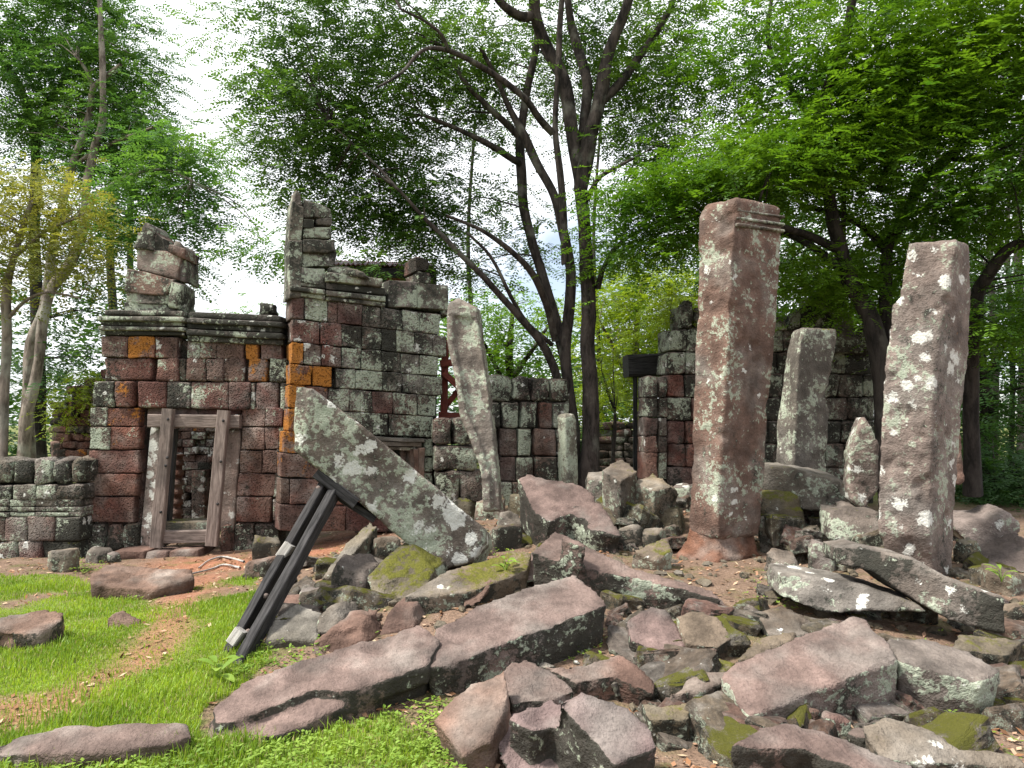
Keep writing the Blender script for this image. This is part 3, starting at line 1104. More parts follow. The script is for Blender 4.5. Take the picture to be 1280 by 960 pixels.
# dark core behind the facing stones
for px in (((352, 660), (466, 660), (480, 385), (366, 372)), ((466, 560), (545, 560), (548, 392), (470, 384)), ((532, 640), (545, 640), (545, 540), (532, 540)), ((466, 660), (545, 660), (545, 600), (466, 600))):
    block(hall, PH, px, 'black', 0.3, -0.16, name='infill')
# top-right blocks above the courses
row(hall, PH, 349, 383, [(485.5, 521, 'grey'), (521, 560, 'green')], dy0=0.10, dy1=0.06, xref=485, depth=0.5, mat='sandstone')
row(hall, PH, 322, 338, [(519, 536, 'brown')], depth=0.5, wob=0.03)
row(hall, PH, 339, 353, [(521, 538, 'grey')], depth=0.5, wob=0.03)
row(hall, PH, 384, 393, [(552, 566, 'green')], depth=0.4, wob=0.03)
# cornice in two lengths
for k, (yt, yb, pr) in enumerate(((363, 369.5, 0.05), (356, 362.5, 0.11), (350, 355.5, 0.05))):
    block(hall, PH, ((363, yb), (407, yb + 5.5), (407, yt + 5.5), (363, yt)), ('darkg', 'grey', 'darkg')[k], 0.55, pr, name='cornice_moulding', mat='sandstone', rad=0.018)
for k, (yt, yb, pr) in enumerate(((370, 376, 0.05), (362, 369.5, 0.10), (352, 361.5, 0.06), (340, 351.5, 0.12))):
    w = 76 if k < 3 else 72
    block(hall, PH, ((407, yb), (407 + w, yb + 7.5), (407 + w, yt + 7.5), (407, yt)), ('darkg', 'dark', 'black', 'darkg')[k], 0.55, pr, name='cornice_moulding', mat='sandstone', rad=0.02)
stone('cornice_stone', None, None, [face([(u, v, 9.5) for u, v in ((407, 341), (462, 348), (452, 338), (430, 332), (410, 333))], (0, 0.45, 0))], 'grey', parent=hall, vox=0.03)
# corner pier rising above the hall
for px, pal, pr in (
        (((361, 372), (376, 371), (378, 300), (361, 300)), 'grey', 0.05), (((361, 301), (378, 300), (379, 258), (366, 250)), 'grey', 0.03), (((366, 253), (379, 259), (376, 243), (371, 238)), 'grey', 0.02),
        (((379, 272), (417, 272), (414, 259), (380, 250)), 'darkg', 0.0), (((379, 284), (394, 285), (394, 273), (379, 273)), 'dark', 0.05), (((395, 281), (416, 282), (416, 272), (395, 273)), 'dark', -0.02),
        (((378, 298), (413, 299), (414, 283), (379, 285)), 'darkg', 0.03), (((378, 316), (421, 314), (419, 300), (378, 299)), 'black', 0.06), (((376, 333), (417, 333), (421, 315), (377, 317)), 'dark', 0.0), (((374, 352), (407, 357), (405, 336), (374, 333)), 'darkg', 0.05)):
    block(hall, PH, px, pal, 0.48, pr, name='pier_stone', mat='sandstone', rad=0.014, wob=0.020)
block(hall, PH, ((466, 612), (541, 612), (541, 540), (466, 540)), 'black', 0.15, -0.75, name='infill')  # back of the window recess, coloured black to paint the opening's shade
# window: moulded frame, recess and turned bars
win = bpy.data.objects.new('window', None)
COL.objects.link(win)
win.parent = hall
wc = PH.hit(499, 575)
win.location = Vector(wc) - hall.location
for k, (ya, yb, pr) in enumerate(((546, 551, 0.05), (551, 557, 0.01), (557, 562, -0.05))):
    block(win, PH, ((466 + 3 * k, yb), (531 - 4 * k, yb + 2), (531 - 4 * k, ya + 2), (466 + 3 * k, ya)), 'grey', 0.3, pr, name='window_lintel', mat='sandstone', rad=0.008, algae=0.1, lich=0.3)
for k, (xa, xb, pr) in enumerate(((524, 531, 0.04), (518, 524, 0.0), (513, 518, -0.05))):
    block(win, PH, ((xa, 600), (xb, 600), (xb, 560 + k), (xa, 560 + k)), 'brown', 0.3, pr, name='window_jamb', mat='sandstone', rad=0.008, lich=0.2, algae=0.1)
for u in (476, 488, 503):
    p0 = PH.hit(u, 598, -0.2)
    prof, zz = [], 0.0
    for k in range(5):
        for r, dz in ((0.045, 0.0), (0.045, 0.03), (0.032, 0.04), (0.036, 0.07), (0.05, 0.08)):
            prof.append((r, zz + dz))
        zz += 0.085
    o = lathe('window_bar', prof, M['sandstone'], win, p0, 12)
    dress(o, 'brown', lich=0.1, algae=0.1)

# red painted shoring frame in the gap beside the hall
PR = Plane(540, 10.5, 600, 10.6)
rf = thing('shoring_frame', 'red painted timber shoring frame wedged beside the hall wall', 'timber frame', PR.hit(560, 600))
slab_between('post', PR.hit(553, 600), PR.hit(557, 425), 0.10, 0.09, M['red_paint'], rf)
slab_between('post', PR.hit(578, 600), PR.hit(580, 440), 0.10, 0.09, M['red_paint'], rf)
slab_between('rail', PR.hit(548, 520, 0.05), PR.hit(582, 522, 0.05), 0.12, 0.08, M['red_paint'], rf, side=(0, 0, 1))
slab_between('rail', PR.hit(550, 455, 0.05), PR.hit(580, 452, 0.05), 0.10, 0.08, M['red_paint'], rf, side=(0, 0, 1))
slab_between('diagonal_brace', PR.hit(554, 466, 0.09), PR.hit(576, 486, 0.09), 0.09, 0.07, M['red_paint'], rf, side=(0, 0, 1))
slab_between('diagonal_brace', PR.hit(554, 512, -0.09), PR.hit(576, 484, -0.09), 0.08, 0.06, M['red_paint'], rf, side=(0, 0, 1))

# dark red shelter roof beyond the hall
sr = thing('shelter_roof', 'dark red sheet roof of a shelter behind the hall', 'roof', at(480, 600, 13.2))


def roof_sheet(pa, pb, pc, pd, n=46):
    pa, pb, pc, pd = (np.asarray(p, float) for p in (pa, pb, pc, pd))
    nrm = np.cross(pb - pa, pd - pa)
    nrm /= np.linalg.norm(nrm)
    V, Fc = [], []
    for i in range(n + 1):
        s = i / n
        off = nrm * 0.02 * (1 if i % 2 else -1)
        V += [pa * (1 - s) + pb * s + off, pd * (1 - s) + pc * s + off]
    for i in range(n):
        Fc.append((2 * i, 2 * i + 2, 2 * i + 3, 2 * i + 1))
    c = (pa + pb + pc + pd) / 4
    me = mesh_np('sheet', [v - c for v in V], Fc)
    o = link('sheet', me, M['roof'], sr, c)
    md = o.modifiers.new('t', 'SOLIDIFY')
    md.thickness = 0.012
    return o


zr = zof(311, 12.6)
roof_sheet(atz(408, 12.4, zr - 0.30), atz(548, 12.4, zr - 0.35), atz(536, 14.2, zr + 0.10), atz(420, 14.2, zr + 0.15))
roof_sheet(atz(536, 14.25, zr + 0.10), atz(420, 14.25, zr + 0.15), atz(408, 16, zr - 0.30), atz(548, 16, zr - 0.35))
slab_between('eaves_beam', atz(410, 12.5, zr - 0.42), atz(545, 12.5, zr - 0.46), 0.16, 0.10, M['black_wood'], sr, side=(0, 0, 1))
slab_between('ridge_beam', atz(410, 14.22, zr + 0.02), atz(540, 14.22, zr - 0.02), 0.14, 0.10, M['black_wood'], sr, side=(0, 0, 1))
for u in (415, 478, 541):
    slab_between('post', atz(u, 12.55, 0.0), atz(u, 12.55, zr - 0.42), 0.12, 0.12, M['black_wood'], sr)

# ------------------------------------------------------------------ back enclosure wall
PB = Plane(600, 11.3, 720, 11.7)
ew = thing('enclosure_wall', 'broken laterite wall with rounded coping between hall and big tree', 'wall', PB.hit(655, 620))
row(ew, PB, 467, 502, [(610, 640, 'dark'), (640.5, 664, 'darkg'), (664.5, 688, 'dark'), (688.5, 712, 'darkg')], dy0=0.05, depth=0.6, rad=0.09, wob=0.035, name='coping_stone')
row(ew, PB, 503, 535, [(612, 625, 'black'), (628, 648, 'darkg'), (651, 671, 'dark'), (675, 691, 'red'), (691.5, 712, 'green')], depth=0.45, jit=0.03, rad=0.03)
row(ew, PB, 536, 570, [(612, 622, 'dark'), (624, 646, 'mauve'), (648, 664, 'green'), (668, 695, 'red'), (696, 712, 'dark')], depth=0.45, jit=0.03, rad=0.03)
row(ew, PB, 571, 602, [(612, 624, 'dark'), (625, 645, 'mauve'), (646, 667, 'darkg'), (668, 697, 'brown'), (698, 714, 'dark')], depth=0.5, jit=0.03, rad=0.03)
row(ew, PB, 603, 640, [(610, 640, 'dark'), (641, 672, 'brown'), (673, 714, 'grey')], depth=0.5)
block(ew, PB, ((612, 630), (712, 630), (712, 492), (612, 492)), 'black', 0.2, -0.15, name='infill')

# ------------------------------------------------------------------ dark shrine on the right
PS = Plane(806, 11.5, 1110, 12.1)
sh = thing('dark_shrine', 'dark ruined stone shrine with broken gable behind the standing pillars', 'building', PS.hit(960, 620))
rows = [(381, 411, 850, 866), (411, 440, 835, 1000), (440, 468, 834, 1090), (468, 497, 834, 1094), (497, 526, 834, 1094), (526, 555, 834, 1094), (555, 584, 834, 1094), (584, 615, 834, 1094), (615, 650, 834, 1094)]
for k, (y0, y1, xa, xb) in enumerate(rows):
    x, items = xa, []
    while x < xb - 6:
        w = min(random.uniform(20, 36), xb - x)
        if x < 870 and k >= 3: pal = random.choice(('red', 'mauve', 'red', 'darkg'))
        elif x < 870: pal = 'darkg'
        else: pal = random.choice(('dark', 'darkg', 'black', 'dark'))
        items.append((x, x + w - 0.7, pal))
        x += w
    row(sh, PS, y0, y1 - 0.7, items, depth=0.5, jit=0.03, rad=0.035, wob=0.02)
for k, (y0, y1, p) in enumerate(((470, 497, 'darkg'), (497, 521, 'dark'), (522, 545, 'mauve'), (545, 566, 'redw'), (566, 600, 'red'), (600, 640, 'mauve'))):
    block(sh, PS, ((808, y1), (822, y1), (822, y0), (809, y0)), p, 0.5, 0.15, rad=0.022, wob=0.018)
    block(sh, PS, ((823, y1), (834, y1), (834, y0), (823, y0)), 'green' if k in (1, 4) else 'dark', 0.5, 0.05, rad=0.022, wob=0.018)
block(sh, PS, ((836, 640), (1092, 640), (1092, 445), (836, 430)), 'black', 0.2, -0.2, name='infill')
for pts, pal in (
        (((850, 411), (866, 411), (867, 378), (860, 372), (852, 384)), 'dark'),
        (((868, 412), (940, 412), (935, 388), (900, 380), (868, 385)), 'dark'),
        (((940, 412), (985, 412), (980, 396), (945, 394)), 'dark'),
        (((986, 414), (1003, 408), (1004, 385), (990, 392)), 'darkg'),
        (((1003, 409), (1040, 415), (1044, 398), (1010, 378), (1003, 384)), 'black'),
        (((1012, 378), (1046, 398), (1060, 384), (1052, 364), (1036, 360), (1018, 368)), 'dark'),
        (((1040, 420), (1074, 436), (1082, 418), (1058, 388), (1042, 400)), 'dark'),
        (((1044, 440), (1080, 440), (1070, 424), (1048, 420)), 'darkg'),
        (((1076, 440), (1096, 440), (1094, 414), (1080, 404), (1074, 420)), 'darkg')):
    stone('gable_stone', None, None, [face([(u, v, 11.75) for u, v in pts], (0, 0.5, 0))], pal, rough=1.2, parent=sh, vox=0.034)

# timber shoring left of it
PSH = Plane(770, 12.8, 840, 12.9)
ts = thing('timber_shoring', 'black timber post-and-beam shoring left of the dark shrine', 'timber frame', PSH.hit(800, 600))
slab_between('beam', PSH.hit(782, 458), PSH.hit(836, 456), 0.38, 0.4, M['black_wood'], ts, side=(0, 0, 1))
for a, b in (((794, 600), (794, 470)), ((803, 600), (801, 470))):
    slab_between('post', PSH.hit(*a), PSH.hit(*b), 0.07, 0.07, M['black_wood'], ts)
for y in (499, 520, 550, 575):
    slab_between('rung', PSH.hit(793, y), PSH.hit(804, y - 2), 0.045, 0.045, M['grey_wood'], ts, side=(0, 0, 1))

# far brick ruins
def brick_ruin(name, label, plane, top, ybase, hgt, pals, base):
    t = thing(name, label, 'ruin', base)
    x0, x1 = top[0][0], top[-1][0]
    ys = ybase
    while ys > min(p[1] for p in top):
        x = x0 + random.uniform(-4, 0)
        while x < x1:
            w = random.uniform(hgt * 1.5, hgt * 2.8)
            tp = np.interp(x + w / 2, [p[0] for p in top], [p[1] for p in top])
            if ys - hgt > tp - 2:
                row(t, plane, ys - hgt, ys - 0.4, [(x, x + w - 0.5, random.choice(pals))], depth=0.45, jit=0.05, name='brick', rad=0.03, wob=0.025)
            x += w
        ys -= hgt
    block(t, plane, ((x0 + 3, ybase), (x1 - 3, ybase), (x1 - 3, top[-1][1] + 12), (x0 + 3, top[0][1] + 12)), 'mauve', 0.3, -0.2, name='infill')
    return t


brick_ruin('brick_ruin', 'low mossy red brick ruin behind the low wall at left', Plane(50, 12.0, 120, 12.0),
           [(64, 530), (70, 505), (85, 488), (112, 466), (130, 462)], 582, 10, ('redw', 'rorange', 'moss2', 'moss2', 'red'), at(90, 580, 12.2))
brick_ruin('brick_ruin', 'distant dark red brick ruin between the big tree and the shoring', Plane(740, 15.5, 810, 15.5),
           [(746, 536), (760, 526), (780, 522), (800, 530), (815, 540)], 600, 9, ('redw', 'mauve', 'moss2', 'red', 'brown'), at(775, 600, 15.7))
stone('stone_post', 'small square stone post on the low wall beside mossy brick ruin', 'post', [column([(552, [(64, 9.55), (63, 9.7), (71, 9.75), (75, 9.6)]), (556, [(63, 9.53), (62, 9.72), (72, 9.77), (76, 9.58)]), (558, [(65, 9.55), (64, 9.7), (71, 9.75), (75, 9.6)]),
      (574, [(65, 9.55), (64, 9.7), (71, 9.75), (75, 9.6)])])], 'brown', vox=0.02, rough=0.4)
run_queue()

# ------------------------------------------------------------------ standing and leaning pillars
S = stone
# tall moulded pillar
tp = thing('standing_pillar', 'tallest standing sandstone pillar with carved band near its squared top', 'pillar', atz(905, 7.15, 0.35))
S('shaft', None, None, [
    column([(246, [(921, 6.90), (879, 7.18), (912, 7.50), (975, 7.16)]), (252, [(920, 6.88), (874, 7.18), (912, 7.53), (979, 7.16)]),
            (330, [(914, 6.88), (872, 7.18), (910, 7.53), (975, 7.15)]), (420, [(910, 6.89), (870, 7.18), (906, 7.53), (969, 7.15)]), (480, [(907, 6.90), (868, 7.18), (904, 7.53), (963, 7.15)]), (600, [(899, 6.90), (863, 7.18), (898, 7.53), (955, 7.15)]),
            (655, [(897, 6.91), (862, 7.18), (896, 7.5), (951, 7.15)]), (672, [(898, 6.93), (862, 7.18), (896, 7.5), (948, 7.16)]), (676, [(900, 7.02), (864, 7.2), (896, 7.45), (940, 7.22)]), (690, [(900, 7.04), (864, 7.2), (896, 7.45), (940, 7.22)])])],
  'brown', rough=0.6, vox=0.020, parent=tp, lich=0.55, crust=0.38, algae=0.42, moss=0.0, jit=0.0, layer=0.0)
S('plinth', 'crumbling orange-brown foot', None, [
    column([(662, [(896, 6.97), (862, 7.18), (896, 7.5), (944, 7.20)]), (680, [(897, 6.96), (858, 7.18), (896, 7.5), (945, 7.18)]), (692, [(897, 6.90), (851, 7.17), (895, 7.52), (949, 7.13)]), (700, [(896, 6.84), (846, 7.16), (894, 7.55), (953, 7.10)]), (712, [(896, 6.82), (844, 7.15), (894, 7.55), (954, 7.10)])], foot=0.0)],
  'orange', rough=0.7, vox=0.022, parent=tp, lich=0.25, crust=0.30, algae=0.05, moss=0.15, orange=0.25, jit=0.0)
for k, (y, hh, dd) in enumerate(((261, 3, -0.012), (270, 4, -0.004), (278, 4, 0.008))):
    S('carved_band', None, None, [face([(922, y + hh, 6.87 - dd), (982, y + hh + 8, 7.13 - dd), (982, y + 8, 7.13 - dd), (922, y, 6.87 - dd)], (-0.02, 0.14, 0))], 'grey', rough=0.25, vox=0.014, parent=tp, lich=0.6, layer=0.0)
# right pillar
S('standing_pillar', 'pillar at right with white crusted left face and broken slanting top', 'pillar', [
    column([(299, [(1196, 6.26), (1137, 6.42), (1150, 6.85), (1211, 6.50)]), (306, [(1196, 6.24), (1134, 6.42), (1150, 6.85), (1213, 6.50)]), (340, [(1189, 6.25), (1129, 6.42), (1148, 6.85), (1213, 6.50)]),
            (366, [(1184, 6.25), (1124, 6.42), (1146, 6.85), (1215, 6.50)]), (378, [(1181, 6.25), (1114, 6.42), (1144, 6.85), (1216, 6.50)]), (465, [(1168, 6.25), (1106, 6.42), (1134, 6.85), (1208, 6.52)]),
            (560, [(1164, 6.25), (1100, 6.42), (1130, 6.85), (1200, 6.52)]), (630, [(1162, 6.25), (1097, 6.42), (1127, 6.85), (1195, 6.52)]), (668, [(1161, 6.26), (1098, 6.42), (1126, 6.85), (1193, 6.52)]),
            (705, [(1165, 6.32), (1110, 6.46), (1132, 6.8), (1192, 6.50)])], foot=0.1)],
  'pale', rough=0.85, vox=0.022, crust=0.54, lich=0.52, algae=0.44, orange=0.24, jit=0.0, layer=0.0)
# pillar behind
S('standing_pillar', 'shorter mossy grey pillar standing in the gap before the dark shrine', 'pillar', [
    column([(408, [(1004, 8.3), (990, 8.6), (1012, 8.95), (1046, 8.5)]), (420, [(1002, 8.27), (986, 8.6), (1010, 8.95), (1047, 8.5)]), (450, [(997, 8.27), (980, 8.6), (1006, 8.95), (1042, 8.5)]), (540, [(993, 8.27), (970, 8.6), (1000, 8.95), (1036, 8.5)]),
            (590, [(992, 8.27), (967, 8.6), (998, 8.95), (1033, 8.5)])], foot=0.6)], 'grey', rough=0.9, lich=0.62, moss=0.45, algae=0.32)
S('pointed_stone', 'small pointed upright stone leaning against the right pillar', 'stone',
  [face([(1060, 604, 7.1), (1062, 565, 7.1), (1072, 540, 7.12), (1080, 521, 7.14), (1090, 535, 7.12), (1101, 556, 7.1), (1100, 610, 7.1), (1080, 640, 7.05), (1064, 625, 7.05)], (0.03, 0.22, 0))], 'pale', moss=0.3)
S('pillar_fragment', 'slim stone offcut propped behind the right pillar', 'stone',
  [face([(1196, 608, 7.3), (1207, 602, 7.3), (1203, 560, 7.35), (1199, 516, 7.4), (1192, 515, 7.4)], (0.0, 0.15, 0))], 'brown', lich=0.2)
# leaning carved slab
S('leaning_slab', 'carved door pilaster leaning left against the hall wall', 'pilaster', [
    face([(604, 640, 8.85), (601, 590, 8.9), (588, 550, 8.95), (574, 519, 9.0), (570, 480, 9.05), (559, 425, 9.15), (560, 380, 9.2), (572, 372, 9.2), (596, 384, 9.2), (601, 424, 9.15), (613, 505, 9.05), (619, 569, 8.92), (626, 640, 8.85)], (0.04, 0.24, 0)),
    face([(604, 640, 8.80), (601, 590, 8.84), (588, 550, 8.90), (574, 519, 8.95), (568, 470, 9.0), (559, 425, 9.10), (560, 382, 9.15), (566, 382, 9.15), (567, 430, 9.1), (576, 470, 9.0), (584, 515, 8.95), (600, 552, 8.9), (612, 592, 8.84), (614, 640, 8.8)], (0.0, 0.12, 0)),
    face([(596, 400, 9.14), (601, 424, 9.11), (613, 505, 9.0), (611, 508, 9.0), (598, 430, 9.11), (592, 402, 9.15)], (0.0, 0.12, 0)),
    face([(562, 393, 9.13), (597, 398, 9.14), (597, 384, 9.15), (563, 376, 9.15)], (0.0, 0.12, 0))],
  'pale', rough=0.7, vox=0.026, crust=0.36, orange=0, algae=0.25)
S('upright_stone', 'rounded pale green upright stone at the foot of the big tree', 'stone',
  [column([(517, [(706, 9.6), (698, 9.72), (708, 9.9), (718, 9.72)]), (524, [(706, 9.55), (695, 9.72), (708, 9.95), (721, 9.7)]), (600, [(708, 9.55), (698, 9.72), (710, 9.95), (723, 9.7)])], foot=0.5)], 'green', rough=0.6, algae=0.15, moss=0.2)

# leaning beam held up by timbers
S('leaning_beam', 'big lichen-covered stone beam tilted up and held by a black timber prop', 'stone beam', [
    face([(549, 713, 6.25), (520, 688, 6.22), (440, 622, 6.05), (377, 570, 5.92), (364, 562, 5.94), (369, 482, 5.96), (389, 484, 5.92), (470, 545, 6.05), (560, 622, 6.25), (604, 660, 6.35), (606, 676, 6.35), (590, 702, 6.3)], (0.06, 0.42, -0.13))],
  'lichen', rough=0.65, vox=0.022, crust=0.58, lich=0.70, algae=0.60, moss=0.22, jit=0.0, layer=0.0)
pr = thing('timber_prop', 'black double timber prop slanting under the leaning stone beam', 'timber prop', ground_hit(300, 815))
pa, pb = ground_hit(291, 810), at(408, 602, 6.12)
pa2, pb2 = ground_hit(305, 822), at(421, 611, 6.10)
ax_ = (pb - pa) / np.linalg.norm(pb - pa)
slab_between('plank', pa - ax_ * 0.1, pb, 0.060, 0.13, M['black_wood'], pr)
ax2 = (pb2 - pa2) / np.linalg.norm(pb2 - pa2)
slab_between('plank', pa2 - ax2 * 0.1, pb2, 0.066, 0.13, M['black_wood'], pr)
for (u, v, Y) in ((357, 688, 5.60), (296, 795, 5.02)):
    slab_between('spacer', at(u - 6, v + 9, Y), at(u + 6, v - 8, Y + 0.02), 0.07, 0.10, M['pale_wood'], pr)
slab_between('head_cleat', at(396, 590, 6.10), at(446, 628, 6.15), 0.09, 0.24, M['black_wood'], pr, side=(0, 0, 1))
slab_between('head_cleat', at(412, 612, 6.22), at(470, 648, 6.26), 0.06, 0.16, M['black_wood'], pr, side=(0, 0, 1))
for (u, v, Y) in ((398, 610, 6.0), (332, 745, 5.35), (310, 790, 5.15)):
    o = lathe('bolt', ((0.02, -0.012), (0.02, 0.006), (0.012, 0.012)), M['grey_wood'], pr, at(u, v, Y), 8)
    o.rotation_euler = (math.pi / 2, 0, 0)

# ------------------------------------------------------------------ fallen stones, near ones
S('fallen_pillar', 'long fallen pillar half sunk in the grass, its layers split', 'fallen pillar', [
    lay([(349, 918), (426, 884), (480, 858), (534, 838), (551, 800), (527, 784), (468, 800), (385, 827), (307, 853), (264, 886), (255, 925), (280, 932)], anchor=(349, 918, 0.055), a=0.06, b=0.30, t=0.42),
    lay([(290, 902), (394, 861), (435, 864), (480, 850), (535, 830), (550, 800), (527, 780), (468, 796), (385, 822), (307, 848), (264, 882), (268, 905)], anchor=(349, 918, 0.10), a=0.06, b=0.30, t=0.12, taper=1.0)],
  'pink', rough=0.7, vox=0.022, lich=0.35, crust=0.05, moss=0.0, jit=0.0, layer=0.006)
S('fallen_pillar', 'broken-off squared end of the fallen pillar with clean pink top', 'fallen pillar', [
    lay([(569, 829), (634, 801), (700, 779), (760, 755), (744, 736), (717, 717), (660, 733), (600, 755), (543, 783), (541, 806), (532, 834)], anchor=(349, 918, 0.085), a=0.06, b=0.30, t=0.42)],
  'pink', rough=0.55, vox=0.022, lich=0.55, crust=0.04, moss=0.0, jit=0.0)
S('carved_slab', 'long carved slab with stepped ridges, its arm pointing right', 'stone slab', [
    lay([(720, 707), (815, 727), (886, 745), (906, 750), (890, 737), (786, 707), (727, 679), (694, 661), (664, 690)], h=0.30, a=-0.10, b=0.34, t=0.5),
    face([(664, 690, 6.1), (700, 706, 5.9), (680, 722, 5.8), (640, 738, 5.75)], (0.15, 0.4, 0.05)),
    lay([(702, 672), (733, 685), (730, 679), (706, 667)], h=0.50, a=-0.1, b=0.34, t=0.2),
    ], 'pink', rough=0.6, vox=0.022, lich=0.55, crust=0.10, moss=0.0)
S('fallen_block', 'large clean-cut pink block with dark mossy side, centre right foreground', 'stone block', [
    lay([(935, 897), (1030, 860), (1123, 824), (1106, 797), (1080, 771), (1066, 768), (998, 796), (915, 828), (900, 844)], h=0.13, a=0.10, b=0.42, t=0.46, taper=0.96)],
  'pink', rough=0.6, vox=0.021, lich=0.62, crust=0.05, moss=0.05, algae=0.5, jit=0.0)
S('fallen_slab', 'long lichen-spotted slab tilting down to the right below right pillar', 'stone slab', [
    face([(1257, 794, 4.70), (1185, 776, 4.82), (1126, 740, 5.0), (1090, 714, 5.12), (1048, 706, 5.25), (1047, 684, 5.25), (1075, 681, 5.2), (1140, 697, 5.0), (1190, 724, 4.85), (1258, 746, 4.70)], (0.06, 0.42, -0.02))],
  'lichen', rough=0.6, lich=0.55, crust=0.44, algae=0.72)
S('fallen_slab', 'flat mossy-topped slab tucked under the long tilted slab', 'stone slab', [
    face([(1160, 766, 4.9), (1086, 764, 5.05), (1034, 768, 5.15), (974, 746, 5.3), (975, 716, 5.35), (1019, 721, 5.3), (1084, 733, 5.15), (1146, 755, 4.95)], (0.05, 0.42, 0.0))], 'lichen', rough=0.6, moss=0.5, lich=0.6, algae=0.7)
S('fallen_slab', 'dark hollow-fronted slab right of the large clean-cut block', 'stone slab', [
    lay([(1228, 850), (1252, 839), (1215, 817), (1155, 796), (1108, 798), (1125, 828), (1180, 842)], h=0.22, a=-0.05, b=0.25, t=0.4)], 'lichen', crust=0.3, algae=0.6)
S('fallen_chunk', 'pale angular chunk below the hollow-fronted slab', 'stone chunk', [
    face([(1207, 935, 3.98), (1180, 917, 4.0), (1146, 882, 4.08), (1136, 845, 4.25), (1176, 850, 4.28), (1218, 872, 4.22), (1229, 900, 4.12), (1238, 930, 4.0)], (0.06, 0.28, -0.12))], 'pale', rough=1.1, moss=0.35, orange=0)
S('mossy_stone', 'olive mossy stone at the right edge of the foreground', 'stone', [
    face([(1290, 940, 3.95), (1240, 938, 3.98), (1243, 866, 4.25), (1262, 858, 4.3), (1300, 862, 4.3), (1320, 930, 4.0)], (0.1, 0.4, 0.0))], 'mossy', rough=1.2)
S('mossy_stone', 'low pale-capped mossy stone under the angular chunk', 'stone', [
    lay([(1100, 950), (1200, 955), (1290, 960), (1270, 938), (1197, 936), (1158, 911), (1108, 894), (1080, 909)], h=0.10, b=0.45, t=0.35)], 'moss2', rough=1.2, crust=0.4)
S('bottom_slab', 'rounded pink slab cut off by the bottom edge with dark front face', 'stone slab', [
    lay([(912, 930), (960, 934), (1010, 937), (1075, 962), (1143, 985), (1141, 957), (1066, 927), (1019, 910), (980, 904), (940, 915)], h=0.20, a=-0.06, b=0.25, t=0.5)], 'pink', rough=0.8, lich=0.35)
S('cobble', 'small round brown stone, left of two between block and bottom slab', 'stone', [lump(1017, 915, 30, 26, seed=3)], 'brown', rough=0.6)
S('cobble', 'small round brown stone, right of two between block and bottom slab', 'stone', [lump(1050, 926, 36, 26, seed=4)], 'brown', rough=0.6)
S('cobble', 'pinkish flat cobble in front of the low pale-capped stone', 'stone', [lump(1084, 940, 40, 22, seed=5)], 'pink', rough=0.6)
S('leaf_shaped_slab', 'tilted leaf-shaped bare slab right of the bottom grass', 'stone slab', [
    lay([(578, 946), (612, 928), (629, 893), (636, 862), (631, 836), (590, 852), (560, 877), (540, 899)], h=0.10, a=0.25, b=0.55, t=0.28)], 'brown', rough=0.6, lich=0.15, algae=0.12, crust=0.05, moss=0)
S('faceted_stone', 'dark-fronted ridged stone behind the cross-split block', 'stone', [
    lay([(640, 880), (673, 874), (694, 874), (724, 862), (690, 840), (658, 824), (637, 826), (625, 842)], h=0.20, a=-0.05, b=0.35, t=0.45)], 'pink', rough=0.7, crust=0.18)
S('split_block', 'big cross-split pinkish block in the centre foreground', 'stone block', [
    lay([(664, 915), (711, 898), (717, 890), (690, 872), (634, 896)], h=0.22, a=0.05, b=0.45, t=0.5),
    lay([(768, 957), (819, 934), (812, 911), (781, 882), (726, 864), (693, 876), (717, 900), (744, 928)], h=0.18, a=-0.05, b=0.50, t=0.5),
    face([(640, 990, 3.5), (620, 930, 3.7), (636, 898, 3.85), (668, 918, 3.78), (740, 930, 3.72), (770, 985, 3.5)], (0.1, 0.45, 0.0))], 'pink', rough=0.65, lich=0.45, crust=0.18)
S('ridged_slab', 'slab with a sharp ridge behind the cross-split block', 'stone slab', [
    lay([(768, 846), (818, 868), (821, 853), (798, 832), (774, 815), (732, 831), (680, 834), (720, 853)], h=0.15, a=-0.02, b=0.42, t=0.42)], 'brown', rough=0.8, lich=0.4)
S('fallen_rock', 'rounded pink-topped rock just right of the fallen pillar end', 'rock', [
    lay([(786, 798), (836, 820), (858, 809), (848, 785), (836, 764), (815, 757), (783, 773)], h=0.15, a=-0.08, b=0.40, t=0.4)], 'pink', rough=1.1, crust=0.2, lich=0.5)
S('fallen_rock', 'rounded grey-green rock right of the pink-topped rock', 'rock', [
    lay([(857, 803), (898, 810), (918, 795), (897, 771), (866, 761), (843, 770)], h=0.12, b=0.40, t=0.35)], 'moss2', rough=1.1, moss=0.3)
S('mossy_block', 'squat mossy block in the hollow below the ridged slab', 'stone block', [
    lay([(812, 900), (862, 898), (866, 876), (800, 877)], h=0.15, b=0.25, t=0.36)], 'mossy', rough=1.1, moss=0.6)
S('thin_slab', 'thin pale-edged slab bridging to the large clean-cut block', 'stone slab', [
    lay([(830, 868), (880, 862), (916, 850), (918, 838), (878, 840)], h=0.16, b=0.30, t=0.12)], 'moss2', rough=0.8, lich=0.5)
S('mossy_slab', 'yellow-mossed slab behind the thin pale-edged slab', 'stone slab', [
    lay([(850, 846), (905, 842), (920, 828), (890, 820), (850, 826)], h=0.09, b=0.30, t=0.25)], 'mossy', moss=0.75)
S('mossy_slab', 'narrow moss-topped stone behind the large clean-cut block', 'stone slab', [
    lay([(920, 824), (940, 824), (992, 798), (996, 787), (945, 800)], h=0.12, b=0.4, t=0.3)], 'moss2', rough=1.0)
S('flat_stone', 'flat half-buried stone between moss-topped stone and mossy-topped slab', 'stone', [
    lay([(960, 792), (1000, 795), (1026, 784), (975, 757), (945, 766)], h=0.08, b=0.25, t=0.2)], 'moss2')
